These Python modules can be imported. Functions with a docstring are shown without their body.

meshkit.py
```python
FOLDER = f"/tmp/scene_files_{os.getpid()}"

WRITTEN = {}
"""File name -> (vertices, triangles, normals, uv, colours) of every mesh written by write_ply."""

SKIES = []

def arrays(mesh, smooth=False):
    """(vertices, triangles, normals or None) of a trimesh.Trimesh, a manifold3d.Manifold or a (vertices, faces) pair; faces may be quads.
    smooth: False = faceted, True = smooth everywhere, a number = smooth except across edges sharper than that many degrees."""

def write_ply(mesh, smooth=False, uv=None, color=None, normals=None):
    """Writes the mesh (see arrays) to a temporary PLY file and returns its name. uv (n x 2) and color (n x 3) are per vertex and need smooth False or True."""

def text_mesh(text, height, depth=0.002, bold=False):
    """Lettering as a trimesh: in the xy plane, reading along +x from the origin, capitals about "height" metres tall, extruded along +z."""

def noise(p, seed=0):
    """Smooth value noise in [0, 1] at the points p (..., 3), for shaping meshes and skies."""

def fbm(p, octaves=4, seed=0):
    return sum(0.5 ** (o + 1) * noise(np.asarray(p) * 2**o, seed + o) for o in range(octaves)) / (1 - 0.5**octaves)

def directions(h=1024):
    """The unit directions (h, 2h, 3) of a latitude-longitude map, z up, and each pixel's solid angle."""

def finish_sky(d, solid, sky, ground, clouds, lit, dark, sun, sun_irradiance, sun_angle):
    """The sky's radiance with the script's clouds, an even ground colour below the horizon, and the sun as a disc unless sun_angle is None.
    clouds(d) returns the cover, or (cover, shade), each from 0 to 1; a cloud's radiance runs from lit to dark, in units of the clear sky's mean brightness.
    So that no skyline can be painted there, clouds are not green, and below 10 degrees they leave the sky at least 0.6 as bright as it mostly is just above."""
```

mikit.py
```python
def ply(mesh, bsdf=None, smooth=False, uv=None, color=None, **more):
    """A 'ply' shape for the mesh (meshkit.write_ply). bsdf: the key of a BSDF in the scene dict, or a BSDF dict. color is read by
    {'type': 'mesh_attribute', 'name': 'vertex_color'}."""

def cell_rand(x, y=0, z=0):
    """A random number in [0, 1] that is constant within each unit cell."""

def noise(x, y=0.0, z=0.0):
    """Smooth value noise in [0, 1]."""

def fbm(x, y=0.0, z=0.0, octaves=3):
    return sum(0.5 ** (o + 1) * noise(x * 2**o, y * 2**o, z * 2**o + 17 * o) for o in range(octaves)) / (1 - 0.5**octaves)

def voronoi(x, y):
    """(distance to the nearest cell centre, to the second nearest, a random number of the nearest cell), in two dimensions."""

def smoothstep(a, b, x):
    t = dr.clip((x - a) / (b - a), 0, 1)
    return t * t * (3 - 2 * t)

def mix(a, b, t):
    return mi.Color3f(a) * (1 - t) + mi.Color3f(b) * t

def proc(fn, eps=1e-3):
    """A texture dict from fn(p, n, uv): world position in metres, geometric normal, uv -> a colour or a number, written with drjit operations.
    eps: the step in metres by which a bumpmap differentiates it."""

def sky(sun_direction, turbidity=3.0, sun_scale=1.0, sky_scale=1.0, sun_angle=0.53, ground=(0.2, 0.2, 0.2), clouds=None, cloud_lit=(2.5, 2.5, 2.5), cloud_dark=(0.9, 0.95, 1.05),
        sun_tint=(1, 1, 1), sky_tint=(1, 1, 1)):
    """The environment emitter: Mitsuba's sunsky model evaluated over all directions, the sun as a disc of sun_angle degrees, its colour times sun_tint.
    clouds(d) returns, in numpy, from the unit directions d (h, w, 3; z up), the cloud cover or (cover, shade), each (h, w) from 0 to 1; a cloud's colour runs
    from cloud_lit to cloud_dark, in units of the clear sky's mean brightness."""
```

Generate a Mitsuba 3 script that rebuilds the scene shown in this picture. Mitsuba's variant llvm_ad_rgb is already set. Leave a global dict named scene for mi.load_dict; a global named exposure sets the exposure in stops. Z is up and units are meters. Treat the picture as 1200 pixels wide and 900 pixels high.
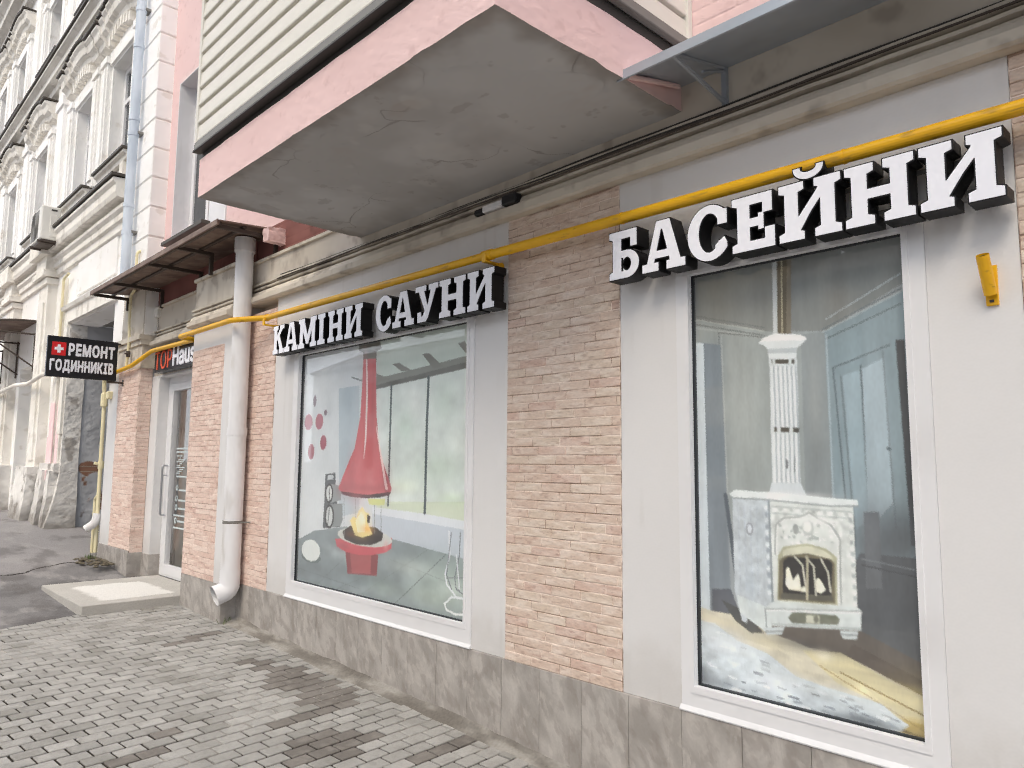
"""Street corner shop front with brick piers, raised lettering and printed window posters, an ornate plastered house behind."""
import math, random
import numpy as np, trimesh, drjit as dr, mitsuba as mi, mikit, meshkit
import shapely, shapely.geometry as sg
from shapely import affinity
from mikit import noise, fbm, voronoi, cell_rand, smoothstep, mix

T = mi.ScalarTransform4f
scene, labels = {'type': 'scene'}, {}
PI = math.pi

# ------------------------------------------------------------------ camera, sky, exposure
CAM = np.array([0.0, -3.0, 1.6])
YAW, PITCH, ROLL, FOCAL = 0.81032529, 0.10724486, 0.00814962, 0.8732016      # focal length in thousandths of a 1200 px wide frame
fwd = np.array([-math.sin(YAW) * math.cos(PITCH), math.cos(YAW) * math.cos(PITCH), math.sin(PITCH)])
rgt = np.cross(fwd, [0, 0, 1]); rgt /= np.linalg.norm(rgt)
upv = np.cross(rgt, fwd)
rgt = rgt * math.cos(ROLL) + upv * math.sin(ROLL); upv = np.cross(rgt, fwd)
scene['camera'] = {'type': 'perspective', 'fov': 2 * math.degrees(math.atan(0.6 / FOCAL)), 'fov_axis': 'x', 'near_clip': 0.05, 'far_clip': 400.0,
                   'to_world': T().look_at(origin=CAM.tolist(), target=(CAM + fwd).tolist(), up=upv.tolist())}
scene['daylight'] = mikit.sky([0.35, -0.75, 0.9], turbidity=3, sun_scale=0.22, sun_angle=24, clouds=lambda d: 1.0, cloud_lit=(2.26, 2.35, 2.51), sun_tint=(.95, 1.0, 1.08), cloud_dark=(0.9, 0.95, 1.05), ground=(0.24, 0.235, 0.23))
exposure = 2.56

# ------------------------------------------------------------------ helpers
def srgb(r, g, b, k=1.0):
    f = lambda c: (c / 255 / 12.92 if c <= 10.3 else ((c / 255 + 0.055) / 1.055) ** 2.4)
    return [f(r) * k, f(g) * k, f(b) * k]

def bs(name, color, rough=0.7, spec=0.35, bump=None, bscale=1.0, eps=2e-3, two=True, **kw):
    """A named principled material; color is a triple or fn(p, n, uv); bump is a height fn in metres."""
    col = mikit.proc(color, eps) if callable(color) else {'type': 'rgb', 'value': [float(c) for c in color]}
    d = {'type': 'principled', 'base_color': col, 'roughness': rough, 'specular': spec, **kw}
    if bump is not None:
        d = {'type': 'bumpmap', 'arbitrary': mikit.proc(bump, eps), 'scale': bscale, 'bsdf': d}
    scene[name] = {'type': 'twosided', 'bsdf': d} if two else d
    return name

def num(name, parent=None):
    base = f'{parent}__{name}' if parent else name
    if base not in USED:
        USED.add(base); return base
    k = 1
    while f'{base}_{k:03d}' in USED: k += 1
    key = f'{base}_{k:03d}'; USED.add(key); return key
USED = set()

def obj(name, mesh, m, parent=None, smooth=False, tf=None, **lab):
    """One entry of the scene. mesh: a trimesh, (verts, faces), a Manifold or a ready ply dict."""
    key = num(name, parent)
    d = dict(mesh) if isinstance(mesh, dict) else mikit.ply(mesh, None, smooth)
    d['bsdf'] = {'type': 'ref', 'id': m}
    if tf is not None: d['to_world'] = T(np.asarray(tf, float).tolist()) if not isinstance(tf, mi.ScalarTransform4f) else tf
    scene[key] = d
    if lab: labels[key] = lab
    return key

def thing(name, label, category, group=None, **kw):
    key = num(name)
    labels[key] = {'label': label, 'category': category, **kw}
    if group: labels[key]['group'] = group
    return key

def bx(x0, x1, y0, y1, z0, z1, ch=0.0):
    """A box, its edges chamfered by ch."""
    s = np.array([x1 - x0, y1 - y0, z1 - z0]); c = np.array([x0 + x1, y0 + y1, z0 + z1]) / 2
    if ch <= 0:
        m = trimesh.creation.box(s); m.apply_translation(c); return m
    ch = min(ch, 0.45 * s.min())
    pts = []
    for sx in (-1, 1):
        for sy in (-1, 1):
            for sz in (-1, 1):
                h = s / 2 * [sx, sy, sz]
                for k in range(3):
                    q = h - ch * np.array([sx, sy, sz]); q[k] = h[k]; pts.append(q)
    m = trimesh.convex.convex_hull(np.array(pts)); m.apply_translation(c); return m

def cat(*ms):
    out = []
    for m in ms: out += list(m) if isinstance(m, (list, tuple)) else [m]
    return trimesh.util.concatenate(out)

def tube(pts, r, sides=14, cap=True, closed=False):
    """A round bar along pts; r one radius or one per point."""
    p = np.asarray(pts, float); n = len(p); r = np.broadcast_to(r, n)
    t = np.gradient(p, axis=0); seg = np.diff(p, axis=0); seg /= np.linalg.norm(seg, axis=1, keepdims=True) + 1e-12
    t[1:-1] = seg[1:] + seg[:-1]; t[0], t[-1] = seg[0], seg[-1]; t /= np.linalg.norm(t, axis=1, keepdims=True) + 1e-12
    a = np.cross(t[0], [0, 0, 1] if abs(t[0][2]) < .9 else [1, 0, 0]); a /= np.linalg.norm(a)
    V = []; ang = np.arange(sides) * 2 * PI / sides
    for i in range(n):
        a = a - t[i] * (a @ t[i]); a /= np.linalg.norm(a); b = np.cross(t[i], a)
        mit = 1.0 if i in (0, n - 1) else 1 / max(0.5, math.sqrt((1 + seg[i - 1] @ seg[i]) / 2))
        V.append(p[i] + r[i] * (np.cos(ang)[:, None] * a + np.sin(ang)[:, None] * b) * mit)
    V = np.vstack(V); F = []
    for i in range(n - 1):
        for j in range(sides):
            k = (j + 1) % sides
            F += [[i * sides + j, i * sides + k, (i + 1) * sides + k], [i * sides + j, (i + 1) * sides + k, (i + 1) * sides + j]]
    if cap:
        V = np.vstack([V, p[0], p[-1]])
        for j in range(sides):
            k = (j + 1) % sides
            F += [[n * sides, k, j], [n * sides + 1, (n - 1) * sides + j, (n - 1) * sides + k]]
    return trimesh.Trimesh(V, np.array(F), process=False)

def bend(pts, rad, steps=6):
    """Rounds the corners of a polyline."""
    p = [np.asarray(q, float) for q in pts]; out = [p[0]]
    for a, b, c in zip(p, p[1:], p[2:]):
        u, v = a - b, c - b; lu, lv = np.linalg.norm(u), np.linalg.norm(v); d = min(rad, .45 * lu, .45 * lv); s, e = b + u / lu * d, b + v / lv * d
        for k in range(steps + 1):
            t = k / steps; out.append((1 - t) ** 2 * s + 2 * t * (1 - t) * b + t * t * e)
    return out + [p[-1]]

def ext(poly, y0, y1):
    """A shapely shape of (x, z) as a slab from y0 to y1."""
    ms = []
    for g in getattr(poly, 'geoms', [poly]):
        if g.is_empty or g.area < 1e-7: continue
        m = trimesh.creation.extrude_polygon(g, 1.0, engine='earcut'); v = m.vertices.copy()
        m.vertices = np.column_stack([v[:, 0], y1 - v[:, 2] * (y1 - y0), v[:, 1]])
        if np.linalg.det(np.column_stack([[1, 0, 0], [0, 0, 1], [0, -(y1 - y0), 0]])) < 0: m.invert()
        ms.append(m)
    return cat(ms)

def moulding(profile, x0, x1, cap=True):
    """A profile of (y, z) points swept along x."""
    pr = np.asarray(profile, float); n = len(pr)
    V = np.vstack([np.column_stack([np.full(n, x), pr]) for x in (x0, x1)]); F = []
    for i in range(n):
        j = (i + 1) % n; F += [[i, j, n + j], [i, n + j, n + i]]
    m = trimesh.Trimesh(V, F, process=False)
    if cap:
        g = sg.Polygon(pr); e = trimesh.creation.triangulate_polygon(g, engine='earcut'); v2, f2 = e
        for x in (x0, x1): m = cat(m, trimesh.Trimesh(np.column_stack([np.full(len(v2), x), v2]), f2, process=False))
    m = trimesh.Trimesh(m.vertices, m.faces, process=False); m.merge_vertices(); m.fix_normals(); return m

def jitter_mesh(m, amp, freq, seed=0, edge=None):
    """Subdivides and displaces a mesh a little by noise, for uneven plaster."""
    if edge: 
        v, f = trimesh.remesh.subdivide_to_size(m.vertices, m.faces, edge, max_iter=12); m = trimesh.Trimesh(v, f); 
    m.merge_vertices(); p = m.vertices * freq
    d = np.stack([meshkit.fbm(p + 31 * k, 3, seed + k) - .5 for k in range(3)], -1)
    m.vertices = m.vertices + amp * 2 * d
    return m

def inpoly(x, z, pts):
    ins = mi.Bool(False)
    for (x0, z0), (x1, z1) in zip(pts, pts[1:] + pts[:1]):
        if abs(z1 - z0) < 1e-9: continue
        ins ^= ((z > z0) != (z > z1)) & (x < (x1 - x0) / (z1 - z0) * (z - z0) + x0)
    return ins

def near_line(x, z, pts, w):
    hit = mi.Bool(False)
    for (x0, z0), (x1, z1) in zip(pts, pts[1:]):
        dx, dz = x1 - x0, z1 - z0; L2 = dx * dx + dz * dz + 1e-12
        t = dr.clip(((x - x0) * dx + (z - z0) * dz) / L2, 0, 1)
        hit |= dr.square(x - x0 - t * dx) + dr.square(z - z0 - t * dz) < (w / 2) ** 2
    return hit

def print_fn(layers, base, k, grain, veil):
    """A printed picture: flat inks laid over one another in the poster's own plane."""
    def fn(p, n, uv):
        r1, r2 = cell_rand(p.x * 9137, p.z * 8111, 1.0), cell_rand(p.x * 9137, p.z * 8111, 2.0)      # the print's dot raster: no edge is sharper than a dot
        x, z = p.x + 0.002 * (noise(p.x * 30, p.z * 30) - .5) + .007 * (r1 - .5), p.z + 0.002 * (noise(p.x * 30 + 50, p.z * 30) - .5) + .008 * (r2 - .5)
        c = mi.Color3f(srgb(*base, k))
        for L in layers:
            if L[0] == 'tex':
                c = dr.select(inpoly(x, z, L[2]), c * (1 + L[1] * (fbm(x * L[3], z * L[4], 2.0, 3) - .5)), c); continue
            if L[0] == 'soft':
                (cx, cz), (rx, rz) = L[2]; a = L[3] * dr.exp(-dr.square((x - cx) / rx) - dr.square((z - cz) / rz)); c = c * (1 - a) + mi.Color3f(srgb(*L[1], k)) * a; continue
            col = mi.Color3f(srgb(*L[1], k))
            if L[0] == 'poly': h = inpoly(x, z, L[2])
            elif L[0] == 'ell':
                (cx, cz), (rx, rz) = L[2]; h = dr.square((x - cx) / rx) + dr.square((z - cz) / rz) < 1
            else: h = near_line(x, z, L[2], L[3])
            c = dr.select(h, col, c)
        g = grain * (fbm(p.x * 9, p.z * 9, 3.0, 4) - .5) + 0.5 * grain * (noise(p.x * 140, p.z * 60) - .5)
        c = c * (1 - veil) + mi.Color3f(srgb(222, 226, 228)) * veil                                   # milky veil of the glass, mixed into the inks
        return dr.clip(c * (1 + g), 0, .93)
    return fn

# ------------------------------------------------------------------ the printed pictures (sRGB inks, metres on the poster)
FIREPLACE_PRINT = [
    ('poly', (200, 212, 205), [(-4.676, 2.631), (-3.588, 2.599), (-3.578, 2.157), (-4.65, 2.105)]),
    ('poly', (218, 227, 224), [(-4.652, 2.149), (-3.58, 2.245), (-3.558, 1.241), (-4.039, 1.268), (-4.609, 1.262)]),
    ('soft', (204, 217, 208), [(-4.019, 1.505), (0.438, 0.135)], 0.7),
    ('poly', (210, 220, 200), [(-4.612, 1.323), (-3.561, 1.366), (-3.558, 1.241), (-4.039, 1.268), (-4.609, 1.262)]),
    ('poly', (222, 228, 234), [(-4.665, 1.284), (-4.039, 1.268), (-3.558, 1.241), (-3.557, 1.189), (-3.75, 1.197), (-4.663, 1.235)]),
    ('poly', (196, 205, 215), [(-4.663, 1.235), (-3.75, 1.197), (-3.557, 1.184), (-3.553, 1.008), (-4.387, 1.073), (-4.655, 1.083)]),
    ('poly', (138, 150, 154), [(-5.96, 0.895), (-5.494, 1.056), (-5.019, 1.12), (-4.655, 1.089), (-4.387, 1.073), (-3.553, 1.008), (-3.513, 0.617), (-5.933, 0.581)]),
    ('soft', (166, 182, 174), [(-3.818, 0.833), (0.37, 0.179)], 0.75),
    ('line', (118, 130, 132), [(-4.722, 1.072), (-5.621, 0.517)], 0.004),
    ('line', (124, 138, 136), [(-5.783, 0.565), (-4.273, 0.553)], 0.004),
    ('line', (124, 138, 136), [(-4.003, 1.031), (-5.043, 0.518)], 0.004),
    ('line', (95, 108, 110), [(-4.352, 0.641), (-3.805, 1.021)], 0.006),
    ('line', (120, 132, 134), [(-5.797, 0.742), (-4.815, 0.684)], 0.005),
    ('line', (125, 138, 138), [(-4.443, 0.934), (-3.606, 0.833)], 0.004),
    ('line', (125, 138, 138), [(-5.113, 0.647), (-4.598, 0.829)], 0.004),
    ('soft', (192, 212, 200), [(-4.276, 1.854), (0.139, 0.13)], 0.6),
    ('soft', (232, 238, 236), [(-4.153, 2.026), (0.088, 0.117)], 0.7),
    ('soft', (190, 208, 196), [(-3.851, 2.01), (0.141, 0.169)], 0.5),
    ('soft', (228, 236, 230), [(-3.712, 1.728), (0.085, 0.12)], 0.6),
    ('soft', (190, 208, 192), [(-3.884, 1.591), (0.193, 0.089)], 0.5),
    ('soft', (222, 232, 214), [(-4.31, 1.441), (0.198, 0.053)], 0.6),
    ('soft', (200, 220, 190), [(-3.746, 1.375), (0.185, 0.043)], 0.5),
    ('soft', (214, 228, 224), [(-4.458, 1.982), (0.084, 0.098)], 0.6),
    ('tex', 0.3, [(-4.652, 2.149), (-3.58, 2.245), (-3.561, 1.356), (-4.611, 1.31)], 8, 10),
    ('poly', (132, 136, 130), [(-4.667, 2.231), (-4.52, 2.229), (-3.613, 2.289), (-3.591, 2.21), (-4.662, 2.14)]),
    ('poly', (104, 106, 102), [(-4.664, 2.172), (-3.612, 2.249), (-3.591, 2.21), (-4.662, 2.14)]),
    ('poly', (128, 130, 124), [(-4.456, 2.311), (-4.374, 2.313), (-4.227, 2.248), (-4.339, 2.248)]),
    ('poly', (128, 130, 124), [(-4.1, 2.347), (-4.026, 2.349), (-3.863, 2.239), (-3.97, 2.235)]),
    ('poly', (128, 130, 124), [(-3.715, 2.378), (-3.648, 2.387), (-3.574, 2.281), (-3.606, 2.28)]),
    ('poly', (128, 130, 124), [(-4.659, 2.26), (-4.468, 2.204), (-4.656, 2.191)]),
    ('soft', (112, 122, 126), [(-5.554, 0.74), (0.242, 0.08)], 0.7),
    ('soft', (170, 180, 182), [(-5.067, 0.906), (0.238, 0.057)], 0.6),
    ('soft', (112, 124, 126), [(-4.763, 0.775), (0.284, 0.054)], 0.6),
    ('soft', (192, 202, 198), [(-4.189, 0.902), (0.244, 0.057)], 0.6),
    ('soft', (178, 192, 182), [(-3.948, 0.736), (0.227, 0.064)], 0.6),
    ('soft', (118, 130, 130), [(-5.434, 0.608), (0.334, 0.046)], 0.5),
    ('soft', (150, 166, 158), [(-4.486, 0.724), (0.205, 0.069)], 0.5),
    ('soft', (196, 206, 200), [(-3.731, 0.817), (0.133, 0.073)], 0.5),
    ('tex', 0.5, [(-5.96, 0.895), (-5.019, 1.12), (-4.387, 1.073), (-3.553, 1.008), (-3.513, 0.617), (-5.933, 0.581)], 6, 11),
    ('line', (84, 98, 100), [(-4.46, 2.154), (-4.465, 1.305)], 0.022),
    ('line', (72, 86, 88), [(-4.023, 2.182), (-4.031, 1.847), (-4.035, 1.274)], 0.026),
    ('poly', (190, 203, 210), [(-5.185, 2.185), (-4.887, 2.185), (-4.834, 1.238), (-5.122, 1.185)]),
    ('ell', (176, 112, 124), [(-5.653, 1.934), (0.066, 0.066)]),
    ('ell', (180, 118, 130), [(-5.475, 1.933), (0.062, 0.065)]),
    ('ell', (176, 112, 124), [(-5.399, 1.761), (0.05, 0.06)]),
    ('ell', (172, 116, 126), [(-5.591, 1.689), (0.052, 0.063)]),
    ('ell', (140, 125, 135), [(-5.38, 2.001), (0.024, 0.024)]),
    ('ell', (150, 140, 150), [(-5.56, 2.105), (0.025, 0.049)]),
    ('line', (130, 138, 140), [(-5.0, 2.259), (-4.853, 2.219)], 0.012),
    ('poly', (92, 98, 102), [(-5.347, 1.51), (-5.194, 1.523), (-5.185, 1.384), (-5.095, 1.112), (-5.361, 1.085), (-5.351, 1.329)]),
    ('poly', (198, 204, 206), [(-5.313, 1.501), (-5.225, 1.509), (-5.223, 1.472), (-5.311, 1.464)]),
    ('poly', (150, 158, 160), [(-5.276, 1.431), (-5.106, 1.426), (-5.099, 1.314), (-5.266, 1.286)]),
    ('poly', (140, 148, 150), [(-5.265, 1.279), (-5.075, 1.29), (-5.067, 1.162), (-5.096, 1.12), (-5.253, 1.095)]),
    ('ell', (60, 64, 66), [(-5.281, 1.361), (0.062, 0.076)]),
    ('ell', (212, 216, 216), [(-5.281, 1.361), (0.042, 0.059)]),
    ('ell', (60, 64, 66), [(-5.266, 1.183), (0.071, 0.095)]),
    ('ell', (205, 210, 210), [(-5.266, 1.183), (0.049, 0.075)]),
    ('line', (95, 100, 102), [(-5.28, 1.398), (-5.274, 1.307)], 0.012),
    ('line', (95, 100, 102), [(-5.27, 1.249), (-5.287, 1.116)], 0.012),
    ('ell', (112, 124, 124), [(-5.527, 0.844), (0.155, 0.043)]),
    ('ell', (224, 230, 228), [(-5.538, 0.897), (0.149, 0.084)]),
    ('poly', (140, 76, 80), [(-5.013, 0.935), (-4.572, 0.951), (-4.583, 0.801), (-4.973, 0.774)]),
    ('poly', (172, 96, 98), [(-4.947, 0.933), (-4.659, 0.943), (-4.666, 0.807), (-4.915, 0.788)]),
    ('poly', (200, 98, 106), [(-5.168, 1.018), (-4.405, 1.081), (-4.41, 1.007), (-4.497, 0.97), (-4.659, 0.94), (-4.829, 0.926), (-5.007, 0.931), (-5.139, 0.961)]),
    ('ell', (206, 208, 204), [(-4.769, 1.059), (0.364, 0.064)]),
    ('poly', (52, 46, 46), [(-5.065, 1.082), (-4.958, 1.129), (-4.614, 1.143), (-4.514, 1.105), (-4.528, 1.052), (-4.662, 1.01), (-4.862, 0.999), (-5.028, 1.024)]),
    ('line', (150, 158, 156), [(-5.056, 1.332), (-5.038, 1.036)], 0.006),
    ('line', (150, 158, 156), [(-4.896, 1.338), (-4.884, 1.126)], 0.005),
    ('line', (120, 126, 124), [(-4.638, 1.348), (-4.625, 1.097)], 0.006),
    ('line', (120, 126, 124), [(-4.556, 1.358), (-4.544, 1.118)], 0.006),
    ('poly', (214, 222, 150), [(-4.73, 1.339), (-4.502, 1.348), (-4.513, 1.303), (-4.705, 1.297)]),
    ('poly', (240, 226, 160), [(-4.961, 1.168), (-4.918, 1.202), (-4.873, 1.189), (-4.846, 1.245), (-4.799, 1.279), (-4.754, 1.242), (-4.702, 1.233), (-4.721, 1.167), (-4.652, 1.088), (-4.778, 1.056), (-4.889, 1.063), (-4.928, 1.123)]),
    ('poly', (255, 248, 222), [(-4.886, 1.173), (-4.811, 1.239), (-4.75, 1.181), (-4.751, 1.096), (-4.852, 1.089)]),
    ('soft', (250, 214, 120), [(-4.795, 1.153), (0.103, 0.074)], 0.55),
    ('soft', (255, 250, 230), [(-4.797, 1.19), (0.046, 0.061)], 0.8),
    ('soft', (236, 170, 80), [(-4.724, 1.121), (0.067, 0.025)], 0.6),
    ('soft', (120, 80, 50), [(-4.931, 1.069), (0.094, 0.025)], 0.5),
    ('poly', (60, 46, 40), [(-4.73, 1.225), (-4.684, 1.215), (-4.698, 1.165), (-4.727, 1.167)]),
    ('poly', (116, 118, 110), [(-4.893, 2.514), (-4.625, 2.503), (-4.599, 2.442), (-4.666, 2.424), (-4.662, 2.347), (-4.843, 2.364), (-4.847, 2.436), (-4.914, 2.463)]),
    ('poly', (206, 110, 114), [(-4.84, 2.383), (-4.669, 2.373), (-4.659, 2.181), (-4.642, 1.947), (-4.592, 1.709), (-4.537, 1.599), (-4.423, 1.423), (-4.437, 1.392), (-4.737, 1.361), (-5.096, 1.374), (-5.148, 1.402), (-4.988, 1.632), (-4.926, 1.713), (-4.86, 1.956), (-4.847, 2.195)]),
    ('poly', (205, 116, 120), [(-5.1, 1.446), (-4.963, 1.616), (-4.865, 1.584), (-4.925, 1.373), (-5.072, 1.381)]),
    ('poly', (176, 84, 90), [(-4.642, 1.947), (-4.592, 1.709), (-4.537, 1.599), (-4.423, 1.423), (-4.443, 1.395), (-4.506, 1.387), (-4.571, 1.617), (-4.635, 1.803)]),
    ('poly', (58, 44, 50), [(-5.109, 1.383), (-4.737, 1.367), (-4.432, 1.399), (-4.452, 1.374), (-4.58, 1.354), (-4.736, 1.342), (-4.947, 1.344), (-5.083, 1.358)]),
    ('poly', (252, 228, 226), [(-4.807, 2.38), (-4.788, 2.378), (-4.765, 2.112), (-4.77, 1.762), (-4.795, 1.629), (-4.802, 1.629), (-4.789, 1.775), (-4.788, 2.113)]),
    ('poly', (248, 220, 216), [(-4.647, 1.866), (-4.636, 1.865), (-4.5, 1.496), (-4.47, 1.412), (-4.502, 1.411), (-4.539, 1.519)]),
    ('soft', (214, 130, 134), [(-4.853, 1.584), (0.058, 0.164)], 0.5),
    ('soft', (160, 80, 88), [(-4.955, 1.487), (0.06, 0.102)], 0.35),
    ('soft', (220, 150, 152), [(-4.71, 1.492), (0.068, 0.111)], 0.35),
    ('soft', (170, 92, 98), [(-4.693, 2.057), (0.034, 0.253)], 0.4),
    ('soft', (214, 128, 132), [(-4.884, 1.489), (0.106, 0.19)], 0.45),
    ('soft', (150, 72, 80), [(-5.048, 1.395), (0.122, 0.064)], 0.4),
    ('soft', (146, 70, 78), [(-4.5, 1.496), (0.063, 0.132)], 0.45),
    ('soft', (214, 140, 142), [(-4.819, 2.258), (0.035, 0.195)], 0.35),
    ('soft', (160, 78, 86), [(-4.74, 1.417), (0.286, 0.031)], 0.35),
    ('tex', 0.1, [(-4.84, 2.383), (-4.669, 2.373), (-4.592, 1.709), (-4.423, 1.423), (-4.737, 1.361), (-5.148, 1.402), (-4.926, 1.713)], 9, 5),
    ('soft', (226, 160, 160), [(-4.478, 1.019), (0.031, 0.035)], 0.5),
    ('soft', (140, 66, 74), [(-5.046, 0.972), (0.096, 0.032)], 0.4),
    ('line', (228, 232, 236), [(-3.775, 1.172), (-3.763, 1.022), (-3.808, 0.896), (-3.79, 0.838), (-3.692, 0.771), (-3.621, 0.77)], 0.012),
    ('line', (110, 118, 128), [(-3.75, 1.164), (-3.771, 1.031), (-3.792, 0.898), (-3.741, 0.814)], 0.008),
    ('line', (225, 230, 232), [(-3.803, 0.716), (-3.74, 0.765), (-3.621, 0.77)], 0.012),
    ('line', (228, 232, 232), [(-3.811, 0.715), (-3.786, 0.679), (-3.705, 0.666), (-3.611, 0.675)], 0.014),
    ('line', (112, 120, 128), [(-3.662, 1.17), (-3.667, 1.03), (-3.711, 0.887), (-3.693, 0.82), (-3.63, 0.798)], 0.009),
    ('line', (130, 138, 142), [(-3.791, 0.878), (-3.624, 0.897)], 0.006),
    ('line', (228, 232, 236), [(-3.698, 1.027), (-3.662, 0.824)], 0.01),
]
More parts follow.
